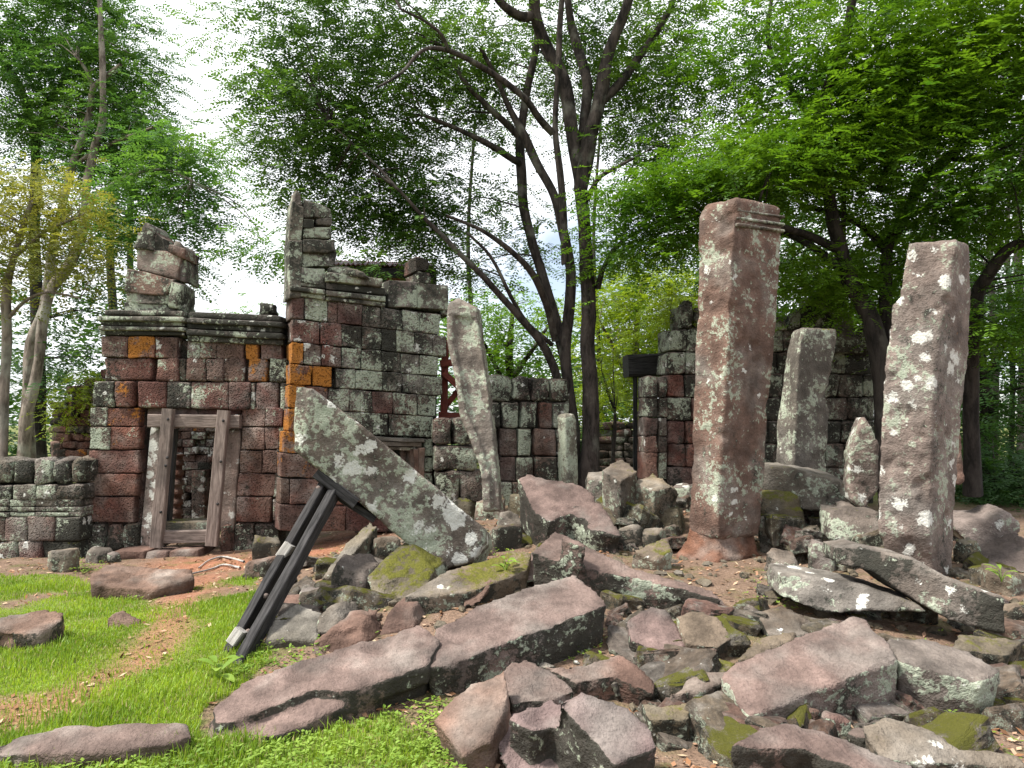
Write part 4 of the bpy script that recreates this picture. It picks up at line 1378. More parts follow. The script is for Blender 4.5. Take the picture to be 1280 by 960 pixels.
S('flat_stone', 'small bright-mossed stone in the open earth before the pillar', 'stone', [lump(937, 772, 34, 16, seed=8)], 'mossy', moss=0.9, rough=0.6)
S('flat_stone', 'flat stone at the right edge beneath the hollow-fronted slab', 'stone', [
    lay([(1190, 812), (1260, 818), (1280, 800), (1200, 792)], h=0.10, b=0.3, t=0.3)], 'moss2')
S('edge_stone', 'low brown stone at right edge below the tilted slab end', 'stone', [lump(1268, 790, 50, 30, seed=9)], 'moss2')

# ------------------------------------------------------------------ rubble between the pillars
S('angular_block', 'large angular pink block in the middle of the rubble', 'stone block', [
    lay([(742, 662), (779, 672), (760, 640), (736, 611), (719, 604), (660, 592), (647, 597), (668, 640), (686, 653), (712, 640)], h=0.22, a=-0.02, b=0.60, t=0.55)], 'pink', rough=0.9, lich=0.45, crust=0.14)
RUB = [  # u, v bottom, w, h, palette, elevation above ground, seed, label
    (755, 640, 52, 44, 'moss2', 0.0, 11, 'white-flecked rock directly behind the large angular block'),
    (774, 662, 46, 28, 'mossy', 0.0, 12, 'moss-capped rock right of the large angular block'),
    (796, 660, 42, 38, 'moss2', 0.0, 13, 'dull rock in the gap between angular block and tallest pillar'),
    (836, 668, 48, 34, 'mossy', 0.0, 14, 'green mossy rock touching the tallest pillar base at left'),
    (836, 644, 40, 24, 'moss2', 0.0, 15, 'low rock behind the green mossy one by the tallest pillar'),
    (856, 640, 30, 34, 'lichen', 0.0, 16, 'pale rock half hidden by the tallest pillar left edge'),
    (786, 686, 40, 26, 'moss2', 0.0, 17, 'small rounded rock at the right foot of the angular block'),
    (818, 690, 40, 26, 'moss2', 0.0, 18, 'small greenish rock before the tallest pillar left of its foot'),
    (640, 672, 34, 26, 'grey', 0.0, 20, 'grey rock at the left foot of the angular block'),
    (626, 690, 46, 30, 'moss2', 0.0, 21, 'dark-based rock between leaning beam foot and angular block'),
    (612, 650, 40, 26, 'moss2', 0.0, 22, 'stone at the foot of the leaning carved pilaster'),
    (655, 646, 36, 26, 'mossy', 0.0, 23, 'mossy stone behind the grey rock below the carved pilaster'),
    (985, 660, 44, 40, 'mossy', 0.0, 24, 'mossy stone immediately right of the tallest pillar'),
    (1012, 690, 40, 28, 'mossy', 0.0, 26, 'small mossy stone in front of the pedestal block'),
    (965, 690, 36, 44, 'moss2', 0.0, 27, 'squarish stone behind the tallest pillar right foot'),
    (1032, 715, 34, 34, 'grey', 0.0, 28, 'grey chip standing beside the long tilted slab top end'),
    (1215, 706, 34, 30, 'mossy', 0.0, 30, 'mossy stone right of the right pillar foot'),
    (985, 716, 46, 20, 'moss2', 0.0, 31, 'flat stone in the earth right of the tallest pillar'),
    (1268, 745, 50, 30, 'moss2', 0.0, 32, 'stone at right edge above the tilted slab end'),
    (700, 650, 40, 24, 'moss2', 0.0, 33, 'stone behind the angular block at its left shoulder'),
]
for u, v, w, h, pal, e, sd, lb in RUB:
    S('rubble_stone', lb, 'stone', [lump(u, v, w, h, seed=sd, e=e)], pal, group='loose rubble stones')
S('rubble_block', 'squared block with brown top at the back of the rubble', 'stone block', [
    lay([(776, 601), (799, 588), (776, 571), (750, 586)], h=0.58, b=0.35, t=0.62)], 'moss2', lich=0.6)
S('rubble_block', 'wide brown-topped block just left of the tallest pillar back', 'stone block', [
    lay([(818, 613), (849, 605), (816, 590), (790, 601)], h=0.50, b=0.30, t=0.55)], 'moss2', lich=0.6)
S('flat_flake', 'flat pale flake lying left of the tallest pillar base', 'stone', [
    lay([(820, 700), (842, 688), (834, 671), (786, 685)], h=0.10, b=0.45, t=0.2)], 'moss2', rough=0.6)
S('mossy_beam', 'long mossy lichen beam lying at the foot of the shorter pillar', 'stone beam', [
    face([(1078, 636, 7.5), (1040, 642, 7.55), (1004, 640, 7.6), (949, 618, 7.75), (949, 582, 7.8), (989, 585, 7.7), (1052, 600, 7.55), (1072, 612, 7.5)], (0.05, 0.45, 0.04))], 'lichen', moss=0.6, lich=0.6, crust=0.3)
S('mossy_block', 'olive moss-topped block under the long mossy beam', 'stone block', [
    face([(1008, 665, 7.3), (948, 670, 7.45), (946, 620, 7.55), (975, 618, 7.5), (1000, 622, 7.4)], (0.05, 0.4, 0.03))], 'mossy', moss=0.7)
S('pedestal_block', 'square white-flecked block beneath the pointed upright stone', 'stone block', [
    face([(1100, 672, 6.75), (1037, 678, 6.85), (1036, 640, 6.95), (1060, 633, 7.0), (1100, 640, 6.9)], (0.05, 0.35, 0.03))], 'lichen', moss=0.4)
S('pale_slab', 'pale grey-green slab perched at the right edge behind right pillar', 'stone slab', [
    face([(1247, 686, 7.0), (1216, 686, 7.1), (1194, 662, 7.2), (1192, 648, 7.3), (1235, 650, 7.1), (1262, 641, 7.0), (1279, 657, 6.9), (1275, 672, 6.9)], (0.1, 0.5, 0.05))], 'pale', orange=0, lich=0.6)
S('dark_slab', 'shadowed slab below the pale grey-green slab at right edge', 'stone slab', [
    face([(1300, 720, 6.4), (1240, 718, 6.5), (1236, 705, 6.6), (1262, 690, 6.7), (1300, 676, 6.6)], (0.05, 0.5, 0.05))], 'grey')

# ------------------------------------------------------------------ stones under and left of the leaning beam
S('mossy_block', 'dark block with a mossy upper edge under the leaning beam', 'stone block', [
    face([(494, 755, 5.7), (462, 742, 5.75), (456, 724, 5.85), (478, 702, 6.0), (500, 683, 6.2), (514, 684, 6.15), (540, 715, 5.95), (530, 745, 5.75)], (0.12, 0.5, 0.05))], 'moss2', moss=0.6, algae=0.7)
S('dark_rock', 'dark lichen-speckled rock left of the mossy-edged block', 'rock', [lump(440, 750, 60, 44, seed=41)], 'grey', algae=0.75)
S('mossy_beam', 'long olive-mossed stone lying below the leaning beam foot', 'stone beam', [
    lay([(503, 745), (540, 745), (590, 738), (660, 712), (666, 691), (648, 685), (556, 711), (532, 728)], h=0.16, a=0.02, b=0.35, t=0.4)], 'mossy', moss=0.72, rough=0.8)
S('small_block', 'small pinkish wedge in front of the olive-mossed stone', 'stone block', [
    face([(603, 752, 5.45), (575, 766, 5.4), (580, 745, 5.5), (588, 728, 5.6), (613, 731, 5.55)], (0.1, 0.3, 0.05))], 'brown')
S('tilted_slab', 'narrow slab leaning up to the right behind the timber prop', 'stone slab', [
    lay([(402, 722), (421, 716), (472, 656), (463, 648), (430, 680)], h=0.09, b=0.35, a=0.2, t=0.25)], 'moss2', rough=0.7)
S('tilted_slab', 'shorter pinkish slab beside the narrow leaning slab', 'stone slab', [
    lay([(428, 712), (446, 706), (458, 680), (440, 677)], h=0.08, b=0.4, t=0.25)], 'brown', rough=0.7)
S('rubble_stone', 'mossy rubble stone right of the shorter pinkish slab', 'stone', [lump(480, 705, 42, 30, seed=43)], 'moss2')
S('rubble_stone', 'block at the foot of the hall below the window', 'stone', [lump(470, 664, 60, 34, seed=44)], 'grey')
S('rubble_stone', 'mossy stone below the hall window at the beam top edge', 'stone', [lump(520, 660, 50, 36, seed=45)], 'moss2')
S('rubble_stone', 'stone at hall foot near the carved pilaster', 'stone', [lump(575, 652, 50, 28, seed=46)], 'moss2')
S('grey_wedge', 'grey sloping rock beside the timber prop lower half', 'rock', [
    lay([(330, 800), (398, 798), (404, 764), (370, 752), (340, 772)], h=0.08, b=0.4, t=0.25)], 'grey', lich=0.3, algae=0.3)
S('grey_wedge', 'small triangular green-grey stone above the fallen pillar left half', 'rock', [
    face([(423, 790, 5.15), (392, 796, 5.15), (398, 772, 5.25), (412, 758, 5.3), (420, 760, 5.3)], (0.1, 0.25, 0.0))], 'grey', moss=0.3)
S('upright_fragment', 'brown upright slab fragment behind the fallen pillar, left of two', 'stone slab', [
    face([(456, 812, 5.0), (386, 828, 4.95), (391, 803, 5.0), (414, 785, 5.05), (453, 779, 5.1)], (0.08, 0.25, 0.05))], 'brown', lich=0.2, algae=0.2, crust=0.05)
S('upright_fragment', 'brown upright slab fragment behind the fallen pillar, right of two', 'stone slab', [
    face([(518, 790, 5.2), (470, 802, 5.15), (480, 772, 5.25), (488, 764, 5.3), (515, 760, 5.3)], (0.06, 0.25, 0.05))], 'brown', lich=0.2, algae=0.2, crust=0.05)
S('flat_stone', 'flat pinkish stones beside the prop middle on bare earth', 'stone', [lay([(352, 760), (400, 748), (395, 738), (352, 742)], h=0.05, b=0.2, t=0.15)], 'brown', rough=0.7)
S('flat_stone', 'small dark flat stone uphill of the grey sloping rock', 'stone', [lump(395, 752, 40, 14, seed=47)], 'grey')
S('rubble_stone', 'mossy stone at the right foot of the doorway', 'stone', [lump(330, 702, 40, 26, seed=48)], 'mossy')
S('rubble_stone', 'dark-sided stone on the earth between doorway and prop', 'stone', [lump(324, 723, 44, 22, seed=49)], 'brown')
S('rubble_stone', 'small stone at foot of wall left of the doorway', 'stone', [lump(118, 704, 34, 18, seed=50)], 'grey')
S('rubble_stone', 'green boulder at the foot of the low left wall', 'stone', [lump(70, 716, 40, 26, seed=51)], 'moss2')

# ------------------------------------------------------------------ stones on the lawn
S('lawn_slab', 'flat slab with rough broken end lying in front of the doorway', 'stone slab', [
    lay([(148, 733), (190, 738), (243, 724), (240, 712), (142, 702), (110, 716), (112, 730)], h=0.13, a=-0.03, b=0.22, t=0.3)], 'brown', lich=0.2, algae=0.2, crust=0.08, moss=0.0)
S('lawn_stone', 'little dark stone resting on the slab before the doorway', 'stone', [lump(139, 712, 20, 10, seed=52, e=0.1)], 'grey')
S('lawn_stone', 'brown broken block in the grass at the left edge', 'stone block', [
    lay([(0, 790), (50, 792), (76, 776), (80, 764), (58, 760), (-10, 774), (-40, 786)], h=0.14, b=0.25, t=0.3)], 'brown', rough=1.3, lich=0.2)
S('lawn_stone', 'small pointed brown stone alone in the grass', 'stone', [
    face([(164, 788, 5.65), (128, 790, 5.65), (131, 772, 5.7), (137, 766, 5.72), (160, 778, 5.7)], (0.03, 0.14, 0))], 'brown', lich=0.1, algae=0.15)
S('lawn_slab', 'long bare grey-brown slab in the grass at bottom left', 'stone slab', [
    lay([(80, 940), (160, 937), (215, 928), (241, 917), (236, 900), (148, 904), (80, 906), (0, 926), (-40, 945)], h=0.09, a=0.0, b=0.22, t=0.25)], 'pink', rough=0.9, lich=0.12, algae=0.12, crust=0.0, moss=0, layer=0.004)
run_queue()

# ------------------------------------------------------------------ trees
def catmull(P, sub=4):
    P = np.asarray(P, float)
    Q = np.vstack([2 * P[0] - P[1], P, 2 * P[-1] - P[-2]])
    out = []
    for i in range(1, len(Q) - 2):
        for k in range(sub):
            t = k / sub
            a, b, c, d = Q[i - 1], Q[i], Q[i + 1], Q[i + 2]
            out.append(0.5 * ((2 * b) + (c - a) * t + (2 * a - 5 * b + 4 * c - d) * t * t + (-a + 3 * b - 3 * c + d) * t ** 3))
    out.append(Q[-2])
    return np.array(out)


def tube_geo(path, rad, n=8, knob=0.12, seed=0):
    path, rad = np.asarray(path, float), np.asarray(rad, float)
    m = len(path)
    T = np.gradient(path, axis=0)
    T /= np.maximum(np.linalg.norm(T, axis=1), 1e-9)[:, None]
    ref = np.array([0.3, 0.9, 0.2])
    X = np.cross(T, ref)
    X /= np.maximum(np.linalg.norm(X, axis=1), 1e-9)[:, None]
    Yv = np.cross(T, X)
    an = 2 * np.pi * np.arange(n) / n
    ring = X[:, None, :] * np.cos(an)[None, :, None] + Yv[:, None, :] * np.sin(an)[None, :, None]
    pos = path[:, None, :] + ring * rad[:, None, None]
    if knob:
        k = fbm((path[:, None, :] * 1.7 + ring * 0.9).reshape(-1, 3) + seed, 2, 61).reshape(m, n)
        pos = path[:, None, :] + ring * (rad[:, None] * (1 + knob * k * 1.5))[:, :, None]
    V = pos.reshape(-1, 3)
    i = np.arange(m - 1)[:, None] * n
    j = np.arange(n)[None, :]
    j2 = (j + 1) % n
    Fc = np.stack([i + j, i + j2, i + n + j2, i + n + j], -1).reshape(-1, 4)
    return V, Fc


NL = 6                         # pairs of leaflets on a frond


def fronds(pos, direc, scale, lf=(0.092, 0.040), L=0.34, r=None):
    """pinnate fronds -> loose quads (n * 2 * NL, 4, 3)"""
    r = r or rng
    n = len(pos)
    d = direc / np.maximum(np.linalg.norm(direc, axis=1), 1e-9)[:, None]
    up = np.tile(np.array([0, 0, 1.0]), (n, 1)) + r.normal(0, 0.20, (n, 3))
    sd = np.cross(d, up)
    sd /= np.maximum(np.linalg.norm(sd, axis=1), 1e-9)[:, None]
    nn = np.cross(sd, d)
    out = np.empty((n, NL * 2, 4, 3))
    scale = np.asarray(scale)
    if scale.ndim == 0: scale = np.full(n, float(scale))
    sc = scale[:, None]
    for k in range(NL):
        f = (k + 0.7) / NL
        base = pos + d * (L * f) * sc - np.array([0, 0, 1.0]) * (0.10 * f * f * L) * sc * 2
        for s, sg in ((0, 1), (1, -1)):
            ln = lf[0] * (1 - 0.35 * abs(f - 0.45)) * r.uniform(0.8, 1.2, (n, 1)) * sc
            wd = lf[1] * r.uniform(0.8, 1.2, (n, 1)) * sc
            ax = sd * sg * 0.88 + d * 0.5 + nn * r.normal(-0.1, 0.18, (n, 1))
            ax /= np.linalg.norm(ax, axis=1)[:, None]
            wv = np.cross(ax, nn + r.normal(0, 0.22, (n, 3)))
            wv /= np.maximum(np.linalg.norm(wv, axis=1), 1e-9)[:, None]
            q = k * 2 + s
            out[:, q, 0] = base
            out[:, q, 1] = base + ax * ln * 0.5 + wv * wd * 0.5
            out[:, q, 2] = base + ax * ln
            out[:, q, 3] = base + ax * ln * 0.5 - wv * wd * 0.5
    return out.reshape(-1, 4, 3)


def pxpath(pts):
    P = np.array([at(u, v, Y) for u, v, Y, r in pts])
    R = np.array([r * Y / F for u, v, Y, r in pts])
    A = catmull(np.hstack([P, R[:, None]]), 4)
    return A[:, :3], np.maximum(A[:, 3], 0.004)


def tree(label, base, trunks, limbs, blobs, leaf, bark, scale=1.0, per=14, flat=0.30, csize=0.5, cat='tree', group=None, seed=0, twig=True, dens=1.0, name='tree', droop=0.25):
    r = np.random.default_rng(500 + seed)
    root = thing(name, label, cat, base, group)
    skel = []
    for part, lst in (('trunk', trunks), ('branch', limbs)):
        for pl in lst:
            path, rad = pxpath(pl)
            path = path + np.stack([fbm(path * 1.1 + seed + 31 * k, 2, 71 + k) for k in range(3)], 1) * 0.03
            skel.append((path, rad))
            V, Fc = tube_geo(path, rad, 10 if part == 'trunk' else 7, 0.14 if part == 'trunk' else 0.1, seed)
            c = path[0]
            link(part, mesh_np(part, V - c, Fc, True), bark, root, c)
    SP = np.concatenate([p for p, q in skel])
    pos, dr = [], []
    tv, tf, off = [], [], 0
    for (u, v, Y, ru, rv, rd, ncl) in blobs:
        c = at(u, v, Y)
        rx, rz = ru * Y / F, rv * Y / F
        n = max(1, int(round(ncl * dens)))
        q = r.normal(size=(n, 3))
        q /= np.linalg.norm(q, axis=1)[:, None]
        q *= r.uniform(0.15, 1.0, (n, 1)) ** 0.5
        C = c + q * np.array([rx, rd, rz])
        for cc in C:
            m = max(3, int(per * r.uniform(0.5, 1.5)))
            cs = csize * r.uniform(0.7, 1.3)
            o = r.normal(0, 1, (m, 3)) * np.array([cs, cs, cs * flat])
            o[:, 2] -= droop * (o[:, 0] ** 2 + o[:, 1] ** 2) / (cs * 2 + 1e-9)
            pos.append(cc + o)
            dd = o * np.array([1, 1, 0.3]) + r.normal(0, 0.35 * cs, (m, 3))
            dd[:, 2] -= 0.15 * cs
            dr.append(dd)
            if twig and r.uniform() < 0.45:
                k = np.argmin(((SP - cc) ** 2).sum(1) + np.maximum(0, SP[:, 2] - cc[2]) ** 2)
                a = SP[k]
                ln = np.linalg.norm(cc - a)
                if ln < 2.6:
                    mid = a * 0.45 + cc * 0.55 + np.array([0, 0, 0.12 * ln]) + r.normal(0, 0.06 * ln, 3)
                    pth = catmull([a, mid, cc], 3)
                    V, Fc = tube_geo(pth, np.linspace(0.008 + 0.005 * ln, 0.003, len(pth)), 4, 0)
                    tv.append(V)
                    tf.append(Fc + off)
                    off += len(V)
    pos, dr = np.concatenate(pos), np.concatenate(dr)
    Q = fronds(pos, dr, scale * r.uniform(0.75, 1.25, len(pos)), r=r)
    c = pos.mean(0)
    crown = link('crown', mesh_quads('crown', (Q - c).reshape(-1, 3), len(Q)), M[leaf], root, c)
    if tv:
        V, Fc = np.concatenate(tv), np.concatenate(tf)
        tag(link('twigs', mesh_np('twigs', V - c, Fc, True), bark, root, c), kind='stuff')
    return root


# --- the big many-stemmed tree in the middle
Ym = 12.0
tree('big dark many-stemmed tree rising behind the rubble in the middle', at(732, 610, Ym),
     [[(738, 620, 12, 16.1), (738, 560, 12, 12.3), (737, 500, 12, 10.0), (735, 440, 12, 9.6), (733, 380, 12, 9.6), (731, 320, 12, 8.8), (724, 240, 12, 8.0), (720, 190, 12, 8.8), (714, 150, 12, 8.8), (703, 100, 12, 8.0), (684, 60, 12, 7.2), (670, 20, 11.8, 6.8), (666, -30, 11.6, 6.4), (660, -120, 11.4, 4.8), (655, -230, 11.2, 2.4)],
      [(722, 600, 12.2, 7.2), (718, 540, 12.2, 7.2), (708, 470, 12.2, 7.2), (706, 420, 12.2, 7.6), (712, 340, 12.1, 6.4), (700, 280, 12.1, 6.4), (690, 245, 12.1, 5.6), (675, 212, 12.1, 5.6), (657, 168, 12, 5.2), (636, 132, 12, 4.0), (618, 95, 11.8, 3.2), (600, 60, 11.6, 2.4)],
      [(706, 450, 12.3, 6.4), (694, 400, 12.4, 7.2), (680, 350, 12.5, 6.8), (668, 310, 12.5, 6.4), (656, 262, 12.5, 6.4), (652, 200, 12.5, 6.4), (653, 160, 12.5, 5.6), (662, 100, 12.5, 4.8), (670, 50, 12.5, 4.0), (672, -20, 12.5, 2.8)]],
     [[(722, 240, 12, 9), (730, 205, 11.9, 10), (742, 160, 11.8, 9.5), (750, 130, 11.8, 9), (756, 85, 11.8, 8), (768, 48, 11.7, 7), (782, 10, 11.6, 6), (800, -60, 11.4, 4)],
      [(724, 230, 12, 7), (731, 160, 12.1, 7), (733, 100, 12.2, 6.5), (720, 50, 12.3, 6), (712, 20, 12.3, 5), (705, -40, 12.3, 4)],
      [(752, 130, 11.8, 6), (775, 105, 11.9, 6), (800, 70, 12, 5), (830, 25, 12, 4), (850, -20, 12, 3)],
      [(705, 330, 11.8, 5), (700, 235, 11.7, 4.5), (695, 160, 11.6, 4), (698, 80, 11.6, 4), (703, 0, 11.5, 3.5), (706, -60, 11.5, 3)],
      [(668, 20, 11.8, 6), (655, 22, 11.7, 6), (642, 16, 11.6, 5.5), (624, 0, 11.5, 5), (600, -40, 11.2, 4)],
      [(692, 168, 11.6, 4.5), (672, 145, 11.4, 4.5), (655, 124, 11.2, 4), (622, 97, 11, 4), (588, 77, 10.7, 3.5), (554, 64, 10.4, 3), (527, 65, 10.2, 2.5), (501, 92, 10, 2), (470, 110, 9.8, 1.5)],
      [(652, 205, 12.5, 5), (645, 200, 12.3, 4.5), (608, 178, 12, 4), (571, 161, 11.8, 3), (531, 144, 11.5, 2.2)],
      [(653, 172, 12.5, 5), (638, 158, 12.4, 4.5), (601, 124, 12, 3.5), (578, 97, 11.8, 2.8), (560, 60, 11.6, 2)],
      [(700, 490, 12.2, 6), (690, 455, 12, 5.5), (672, 421, 11.8, 5), (637, 380, 11.5, 4.5), (601, 341, 11.2, 4), (571, 311, 11, 3.5), (542, 282, 10.8, 2.8), (500, 240, 10.6, 2), (465, 215, 10.5, 1.3)],
      [(694, 425, 12.3, 5), (682, 378, 12, 5), (664, 338, 11.6, 4.5), (631, 305, 11.3, 3.5), (600, 285, 11, 2.5), (560, 270, 10.7, 2)],
      [(690, 430, 12.2, 3), (662, 405, 11.8, 3), (640, 370, 11.5, 2.6), (615, 320, 11.2, 2.2), (585, 290, 11, 1.8)],
      [(731, 250, 11.9, 3.5), (745, 225, 11.7, 3), (765, 212, 11.5, 2.4), (790, 200, 11.2, 1.8)],
      [(745, 360, 12, 4), (755, 330, 11.9, 3), (775, 300, 11.7, 2.2), (810, 282, 11.5, 1.6)],
      [(560, 65, 10.4, 2.5), (545, 40, 10.2, 2), (500, 10, 10, 1.5)],
      [(500, 240, 10.6, 1.8), (450, 190, 10.8, 1.4), (410, 150, 11.2, 1.0)]],
     [(310, 22, 12.5, 40, 30, 1.0, 4), (385, 60, 12, 60, 50, 1.2, 13), (450, 30, 12, 70, 50, 1.3, 14), (350, 130, 12, 45, 40, 1.0, 9), (415, 150, 12, 55, 42, 1.1, 12), (385, 205, 12, 45, 30, 0.9, 9), (330, 190, 12, 24, 24, 0.6, 3),
      (455, 205, 12, 60, 45, 1.0, 14), (480, 120, 12, 50, 45, 1.0, 10), (430, 265, 11.9, 45, 28, 0.7, 8), (500, 265, 12, 60, 36, 0.9, 15), (545, 240, 12.2, 36, 30, 0.9, 6), (530, 300, 12.1, 50, 26, 0.8, 7),
      (540, 70, 12, 60, 45, 1.0, 12), (590, 40, 12.6, 50, 40, 1.0, 8), (610, 95, 13.2, 45, 40, 1.0, 6), (560, 130, 12.8, 45, 35, 1.0, 6), (610, 150, 13.4, 40, 30, 1.0, 3), (640, 60, 13.6, 36, 40, 1.0, 4), (465, 330, 11.4, 24, 8, 0.25, 2),
      (690, 40, 13.4, 50, 50, 1.0, 6), (770, 50, 13.2, 50, 50, 1.2, 11), (830, 40, 12.6, 50, 45, 1.2, 9), (800, 110, 12.6, 50, 40, 1.0, 10), (850, 120, 12.2, 40, 45, 1.0, 7), (760, 130, 13.4, 30, 30, 1.0, 3), (790, 180, 12.4, 40, 30, 0.9, 6), (835, 180, 12, 46, 30, 0.9, 6),
      (660, 250, 13.8, 40, 36, 0.9, 2), (600, 265, 12.8, 36, 32, 0.8, 4), (640, 300, 13.4, 36, 28, 0.8, 3), (580, 335, 12.2, 32, 20, 0.6, 3), (700, 120, 13.8, 36, 50, 0.8, 4), (520, 175, 12.6, 40, 30, 0.8, 4),
      (400, -60, 11.5, 150, 60, 2.0, 16), (600, -80, 12, 160, 70, 2.0, 18), (800, -70, 12.5, 130, 60, 2.0, 13)],
     'leaf_main', M['bark_dark'], scale=0.84, per=42, seed=1, dens=1.06, csize=0.38)

# --- spreading tree on the right
tree('spreading bright green tree behind the right-hand pillars', at(1100, 610, 10.6),
     [[(1112, 640, 10.6, 13), (1106, 560, 10.6, 12), (1102, 480, 10.6, 12), (1087, 400, 10.6, 11), (1062, 350, 10.6, 10), (1048, 300, 10.5, 9), (1040, 258, 10.4, 8), (1031, 218, 10.4, 7.5), (1022, 180, 10.3, 7), (1026, 134, 10.2, 7), (1039, 94, 10.1, 6.5), (1056, 48, 10, 6), (1064, 0, 9.9, 5.5), (1070, -70, 9.8, 4)],
      [(1108, 500, 10.8, 9), (1106, 420, 10.8, 8), (1109, 316, 10.8, 7), (1128, 279, 10.7, 6.5), (1152, 228, 10.5, 6.5), (1186, 198, 10.3, 6), (1230, 155, 10, 5.5), (1258, 120, 9.8, 5), (1280, 80, 9.6, 4), (1310, 20, 9.4, 3)]],
     [[(1110, 316, 10.8, 6), (1085, 285, 10.9, 5), (1052, 268, 11, 4), (1000, 258, 11.1, 3)],
      [(1048, 312, 10.5, 5.5), (1010, 292, 10.2, 5), (978, 281, 9.9, 4), (930, 262, 9.6, 3)],
      [(1050, 335, 10.5, 5.5), (1010, 306, 10.8, 4.5), (976, 293, 11, 4), (900, 285, 11.3, 3)],
      [(1036, 235, 10.4, 4), (1012, 150, 10.7, 4), (1001, 124, 10.8, 4), (974, 87, 11, 3.5), (959, 50, 11.1, 3), (964, 0, 11.2, 2.5)],
      [(1100, 240, 10.4, 5), (1122, 181, 10.2, 5), (1126, 114, 10, 4.5), (1109, 77, 9.9, 3.5), (1088, 47, 9.8, 2.5)],
      [(1112, 80, 9.9, 2.6), (1135, 50, 9.8, 2.5), (1170, 40, 9.6, 2), (1210, 25, 9.5, 1.5)],
      [(1055, 340, 10.6, 4), (1056, 250, 10.8, 3), (1054, 170, 10.8, 2.2)],
      [(1280, 300, 9.5, 7), (1255, 316, 9.7, 7), (1232, 350, 10, 8), (1222, 372, 10.2, 8), (1215, 440, 10.5, 9), (1216, 620, 10.8, 11)],
      [(1186, 198, 10.3, 4), (1210, 200, 10.1, 3.5), (1250, 190, 9.8, 3), (1300, 150, 9.5, 2.4)]],
     [(900, 50, 11, 45, 45, 1.0, 7), (950, 110, 11, 40, 45, 1.0, 10), (920, 175, 10.8, 45, 35, 1.0, 12), (985, 30, 11, 36, 36, 0.9, 8), (1060, 60, 10, 45, 50, 1.0, 14), (1120, 60, 9.8, 60, 55, 1.2, 22), (1190, 50, 9.6, 60, 55, 1.2, 22), (1255, 40, 9.5, 50, 55, 1.2, 20),
      (1010, 160, 10.2, 50, 35, 0.9, 14), (1080, 150, 10, 60, 40, 1.0, 20), (1150, 150, 9.8, 50, 45, 1.0, 16), (1220, 120, 9.6, 55, 45, 1.0, 18), (1270, 190, 9.5, 45, 50, 1.0, 14),
      (960, 215, 10.2, 55, 35, 1.0, 18), (890, 230, 10.4, 55, 40, 1.0, 18), (830, 255, 10.8, 50, 40, 1.0, 15), (800, 300, 11.2, 45, 30, 0.9, 10), (860, 300, 11, 40, 30, 0.9, 10), (790, 240, 11.2, 35, 30, 0.8, 6),
      (1040, 220, 10.3, 50, 36, 1.0, 13), (1110, 220, 10.4, 45, 40, 1.0, 10), (1180, 250, 10, 50, 35, 1.0, 12), (1240, 250, 9.6, 50, 35, 1.0, 13),
      (1010, 330, 10.8, 45, 36, 0.9, 12), (1080, 330, 11.2, 50, 36, 0.9, 12), (1150, 310, 10.8, 40, 40, 0.9, 10), (1250, 400, 10.2, 50, 40, 1.0, 12), (1060, 380, 11.4, 40, 30, 0.8, 8),
      (1000, -60, 10.5, 120, 60, 2.0, 16), (1200, -80, 9.8, 140, 80, 2.2, 28), (1150, -260, 10, 220, 100, 2.5, 26), (1340, 80, 9.4, 60, 150, 1.5, 26), (1340, 300, 9.6, 50, 120, 1.2, 18)],
     'leaf_right', M['bark_black'], scale=0.78, per=40, seed=2, dens=1.15, csize=0.40)

# --- tall cool-green trees on the left
tree('tall pale-trunked tree standing behind the gate wing at left', at(60, 580, 16),
     [[(28, 600, 16, 8.6), (34, 525, 16, 7.2), (48, 450, 16, 6.5), (60, 372, 16, 6.5), (88, 330, 16, 5.8), (105, 290, 16, 5.4), (108, 236, 16, 5.0), (117, 188, 16, 4.7), (126, 158, 16, 4.3), (130, 120, 16, 4.0), (129, 70, 16, 3.6), (126, 20, 16, 2.9), (120, -60, 16, 2.2)],
      [(38, 600, 16.4, 7.9), (36, 450, 16.4, 6.5), (55, 385, 16.4, 5.8), (66, 310, 16.4, 5.0), (86, 222, 16.4, 4.7), (101, 175, 16.4, 4.3), (113, 134, 16.4, 4.0), (118, 110, 16.3, 3.6), (132, 97, 16.2, 2.9), (152, 80, 16, 2.2)]],
     [[(97, 205, 16.4, 2.9), (120, 188, 16.2, 2.5), (148, 175, 16, 2.2), (190, 160, 15.5, 1.4)], [(108, 262, 16, 2.9), (130, 240, 15.8, 2.5), (155, 222, 15.5, 2.2), (202, 212, 15, 1.7), (240, 225, 14.6, 1.8)],
      [(118, 112, 16.3, 2.9), (110, 90, 16.2, 2.2), (95, 70, 16, 1.4)]],
     [(50, 40, 18, 60, 50, 1.4, 15), (120, 30, 17.8, 50, 40, 1.4, 15), (160, 75, 17.4, 36, 40, 1.1, 11), (110, 90, 17.4, 50, 36, 1.2, 12), (50, 110, 17.8, 50, 40, 1.3, 11), (150, 130, 17.2, 45, 34, 1.1, 13), (180, 165, 16.8, 40, 30, 1.0, 12),
      (90, 165, 17.5, 45, 36, 1.1, 8), (130, 205, 17.2, 50, 30, 1.0, 12), (215, 195, 15, 40, 24, 0.7, 9), (185, 235, 15.2, 45, 26, 0.8, 12), (240, 222, 14.6, 22, 16, 0.4, 3), (225, 262, 14.6, 24, 18, 0.5, 4), (150, 285, 16, 45, 26, 0.9, 9), (205, 290, 15, 22, 26, 0.6, 4), (220, 325, 15, 12, 16, 0.4, 2),
      (15, 170, 17.5, 40, 60, 1.2, 10), (342, 310, 14.5, 16, 26, 0.5, 3), (50, -60, 17, 110, 50, 2, 14), (-50, 60, 17, 60, 100, 2, 16)],
     'leaf_left', M['bark_pale'], scale=1.05, per=32, seed=3, dens=1.5, csize=0.42)
